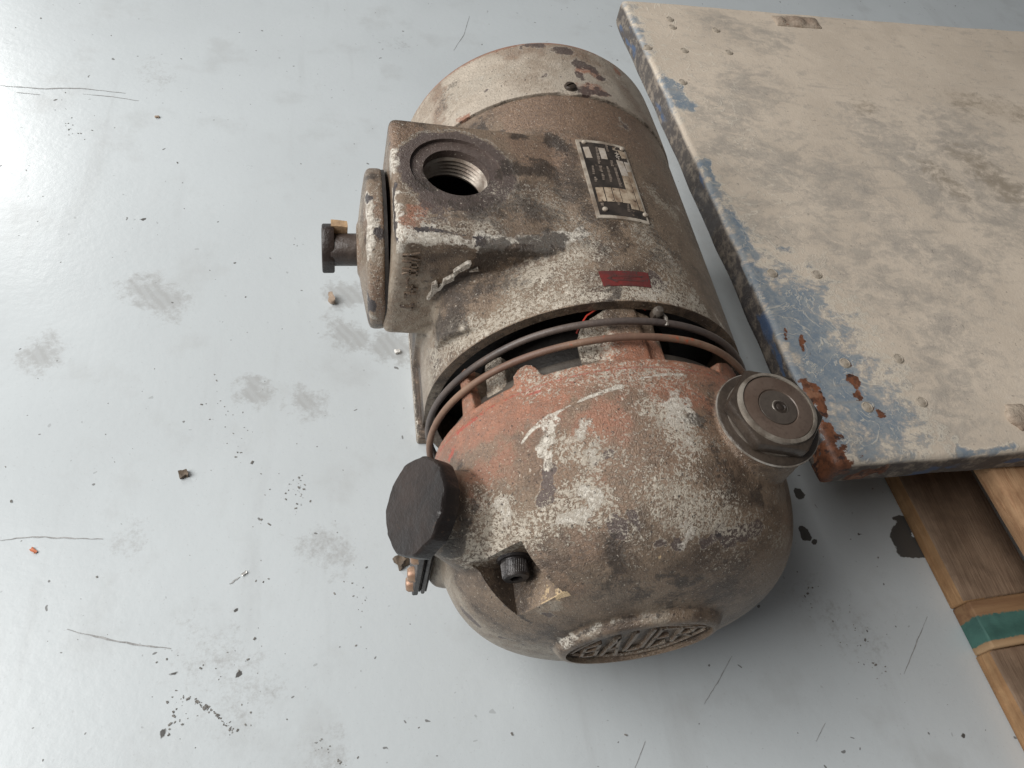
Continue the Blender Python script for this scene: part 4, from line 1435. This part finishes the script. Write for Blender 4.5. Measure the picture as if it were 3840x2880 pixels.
# pale crust along the border of the dust film
xb = n.math('MULTIPLY_ADD', n.math('SUBTRACT', n.math('ADD', n.math('MULTIPLY', mid, .55), n.math('MULTIPLY', fine, .45)), .5), 1.8, n.math('MULTIPLY', n.attr('blue'), .9))
crust = n.math('MULTIPLY', n.step(xb, .27, .36), n.math('SUBTRACT', 1.0, n.step(xb, .37, .44)))
scrt = n.step(n.noise(3.0, 5, .6, n.stretch((.35, 7, 1), (0, 0, .35))), .60, .66)
scrt = n.math('MULTIPLY', scrt, n.step(n.noise(1.3, 3, .5), .48, .62))
col = n.mix(n.math('MULTIPLY', scrt, .35), col, (.30, .275, .245))
vein = n.noise(2.6, 4, .6, None, 1.2)
vein = n.math('SUBTRACT', 1.0, n.step(n.math('ABSOLUTE', n.math('SUBTRACT', vein, .5)), .0, .014))
crust = n.math('MAXIMUM', crust, n.math('MULTIPLY', vein, n.step(n.attr('near'), .3, .8)))
col = n.mix(n.math('MULTIPLY', crust, .6), col, (.66, .60, .50))
sd = n.attr('side')
s_n = n.math('ADD', n.math('MULTIPLY', n.noise(6, 5, .7), .5), n.math('MULTIPLY', fine, .5))
scol = n.mix(n.step(s_n, .46, .62), (.070, .060, .056), (.26, .215, .17))
scol = n.mix(n.step(n.noise(2.2, 4, .6, n.stretch((1, .6, 2))), .60, .66), scol, (.060, .095, .170))
col = n.mix(n.math('MULTIPLY', sd, .95), col, scol)
ru = n.masked(n.attr('rust'), n.math('ADD', n.math('MULTIPLY', mid, .5), n.math('MULTIPLY', fine, .5)), 2.6, .07)
rcol = n.mix(n.step(fine, .4, .62), (.205, .080, .040), (.105, .045, .026))
rcol = n.mix(n.step(n.noise(8, 4, .6), .56, .66), rcol, (.27, .13, .075))
rcol = n.mix(n.step(n.noise(13, 4, .65), .56, .64), rcol, (.05, .03, .025))
col = n.mix(ru, col, rcol)
spk = n.step(n.noise(30, 2, .5), .70, .74)
col = n.mix(n.math('MULTIPLY', spk, .5), col, (.17, .15, .13))
hgt = n.math('ADD', n.math('MULTIPLY', mf, .7), n.math('MULTIPLY', grit, .35))
hgt = n.math('SUBTRACT', hgt, n.math('MULTIPLY', bl_m, .25))
hgt = n.math('SUBTRACT', hgt, n.math('MULTIPLY', ru, .2))
hgt = n.math('ADD', hgt, n.math('MULTIPLY', crust, .25))
M_panel = n.done(col, n.mixf(bl_m, .72, .45), 0, n.bump(hgt, .35, .022), .4)
pb_ = mk('panel_sheet', slab, M_panel, pan, attrs=at, ang=50)
M_rivet = simple('dusty_rivet', (.42, .36, .29), (.31, .265, .21), 12, .65, 0, .3, (.25, .11, .05), .62)
me_pr = small_mesh('rivet_head', revolve([(0, -.02), (.044, -.02), (.043, .001), (.034, .006), (.030, .003), (.018, .006), (0, .006)], 18, (0, 0, 0), (0, 0, 1)), M_rivet)
for px, py in ((2512, 72), (2522, 102), (2685, 113), (2566, 190), (2733, 197), (2560, 308), (2430, 178), (2896, 1025), (3063, 1030), (3168, 1362), (3252, 1527), (3368, 1345), (3456, 1508)):
    h_ = ts.ray_cast(Vector(C0), Vector(photo_ray(px, py)[1]))
    if h_[0] is not None and h_[1].z > .7:
        piece('rivet_head', me_pr, pb_, np.array(h_[0]) + np.array([0, 0, .002]), (0, 0, 1))
# welded lug at the far edge, and one at the right
M_weld = simple('rusty_weld', (.42, .345, .27), (.27, .20, .15), 5, .75, 0, .8, (.22, .095, .055), .57)


def lug(px, py, sx, sy):
    h_ = ts.ray_cast(Vector(C0), Vector(photo_ray(px, py)[1]))
    if h_[0] is None:
        raise ValueError('lug off the panel %d %d' % (px, py))
    p = np.array(h_[0])
    R_ = RP
    parts = [bevel(box(p + np.array([0, 0, .0]), (sx, sy, .035), R_), .012, 1)]
    for k, q in ((-.36, .34), (.02, .46), (.36, .32)):
        parts.append(revolve([(0, -.03), (sy * q, -.03), (sy * q * .8, .030), (0, .042)], 20, p + lx * sx * k, (0, 0, 1)))
    return fuse(parts, .015, 2)


lv = lug(2985, 84, .55, .20)
mk('welded_lug', (wobble(lv[0], .012, 6), lv[1]), M_weld, pan, ang=60)
lv = lug(3825, 1565, .16, .22)
mk('welded_lug', (wobble(lv[0], .012, 6), lv[1]), M_weld, pan, ang=60)
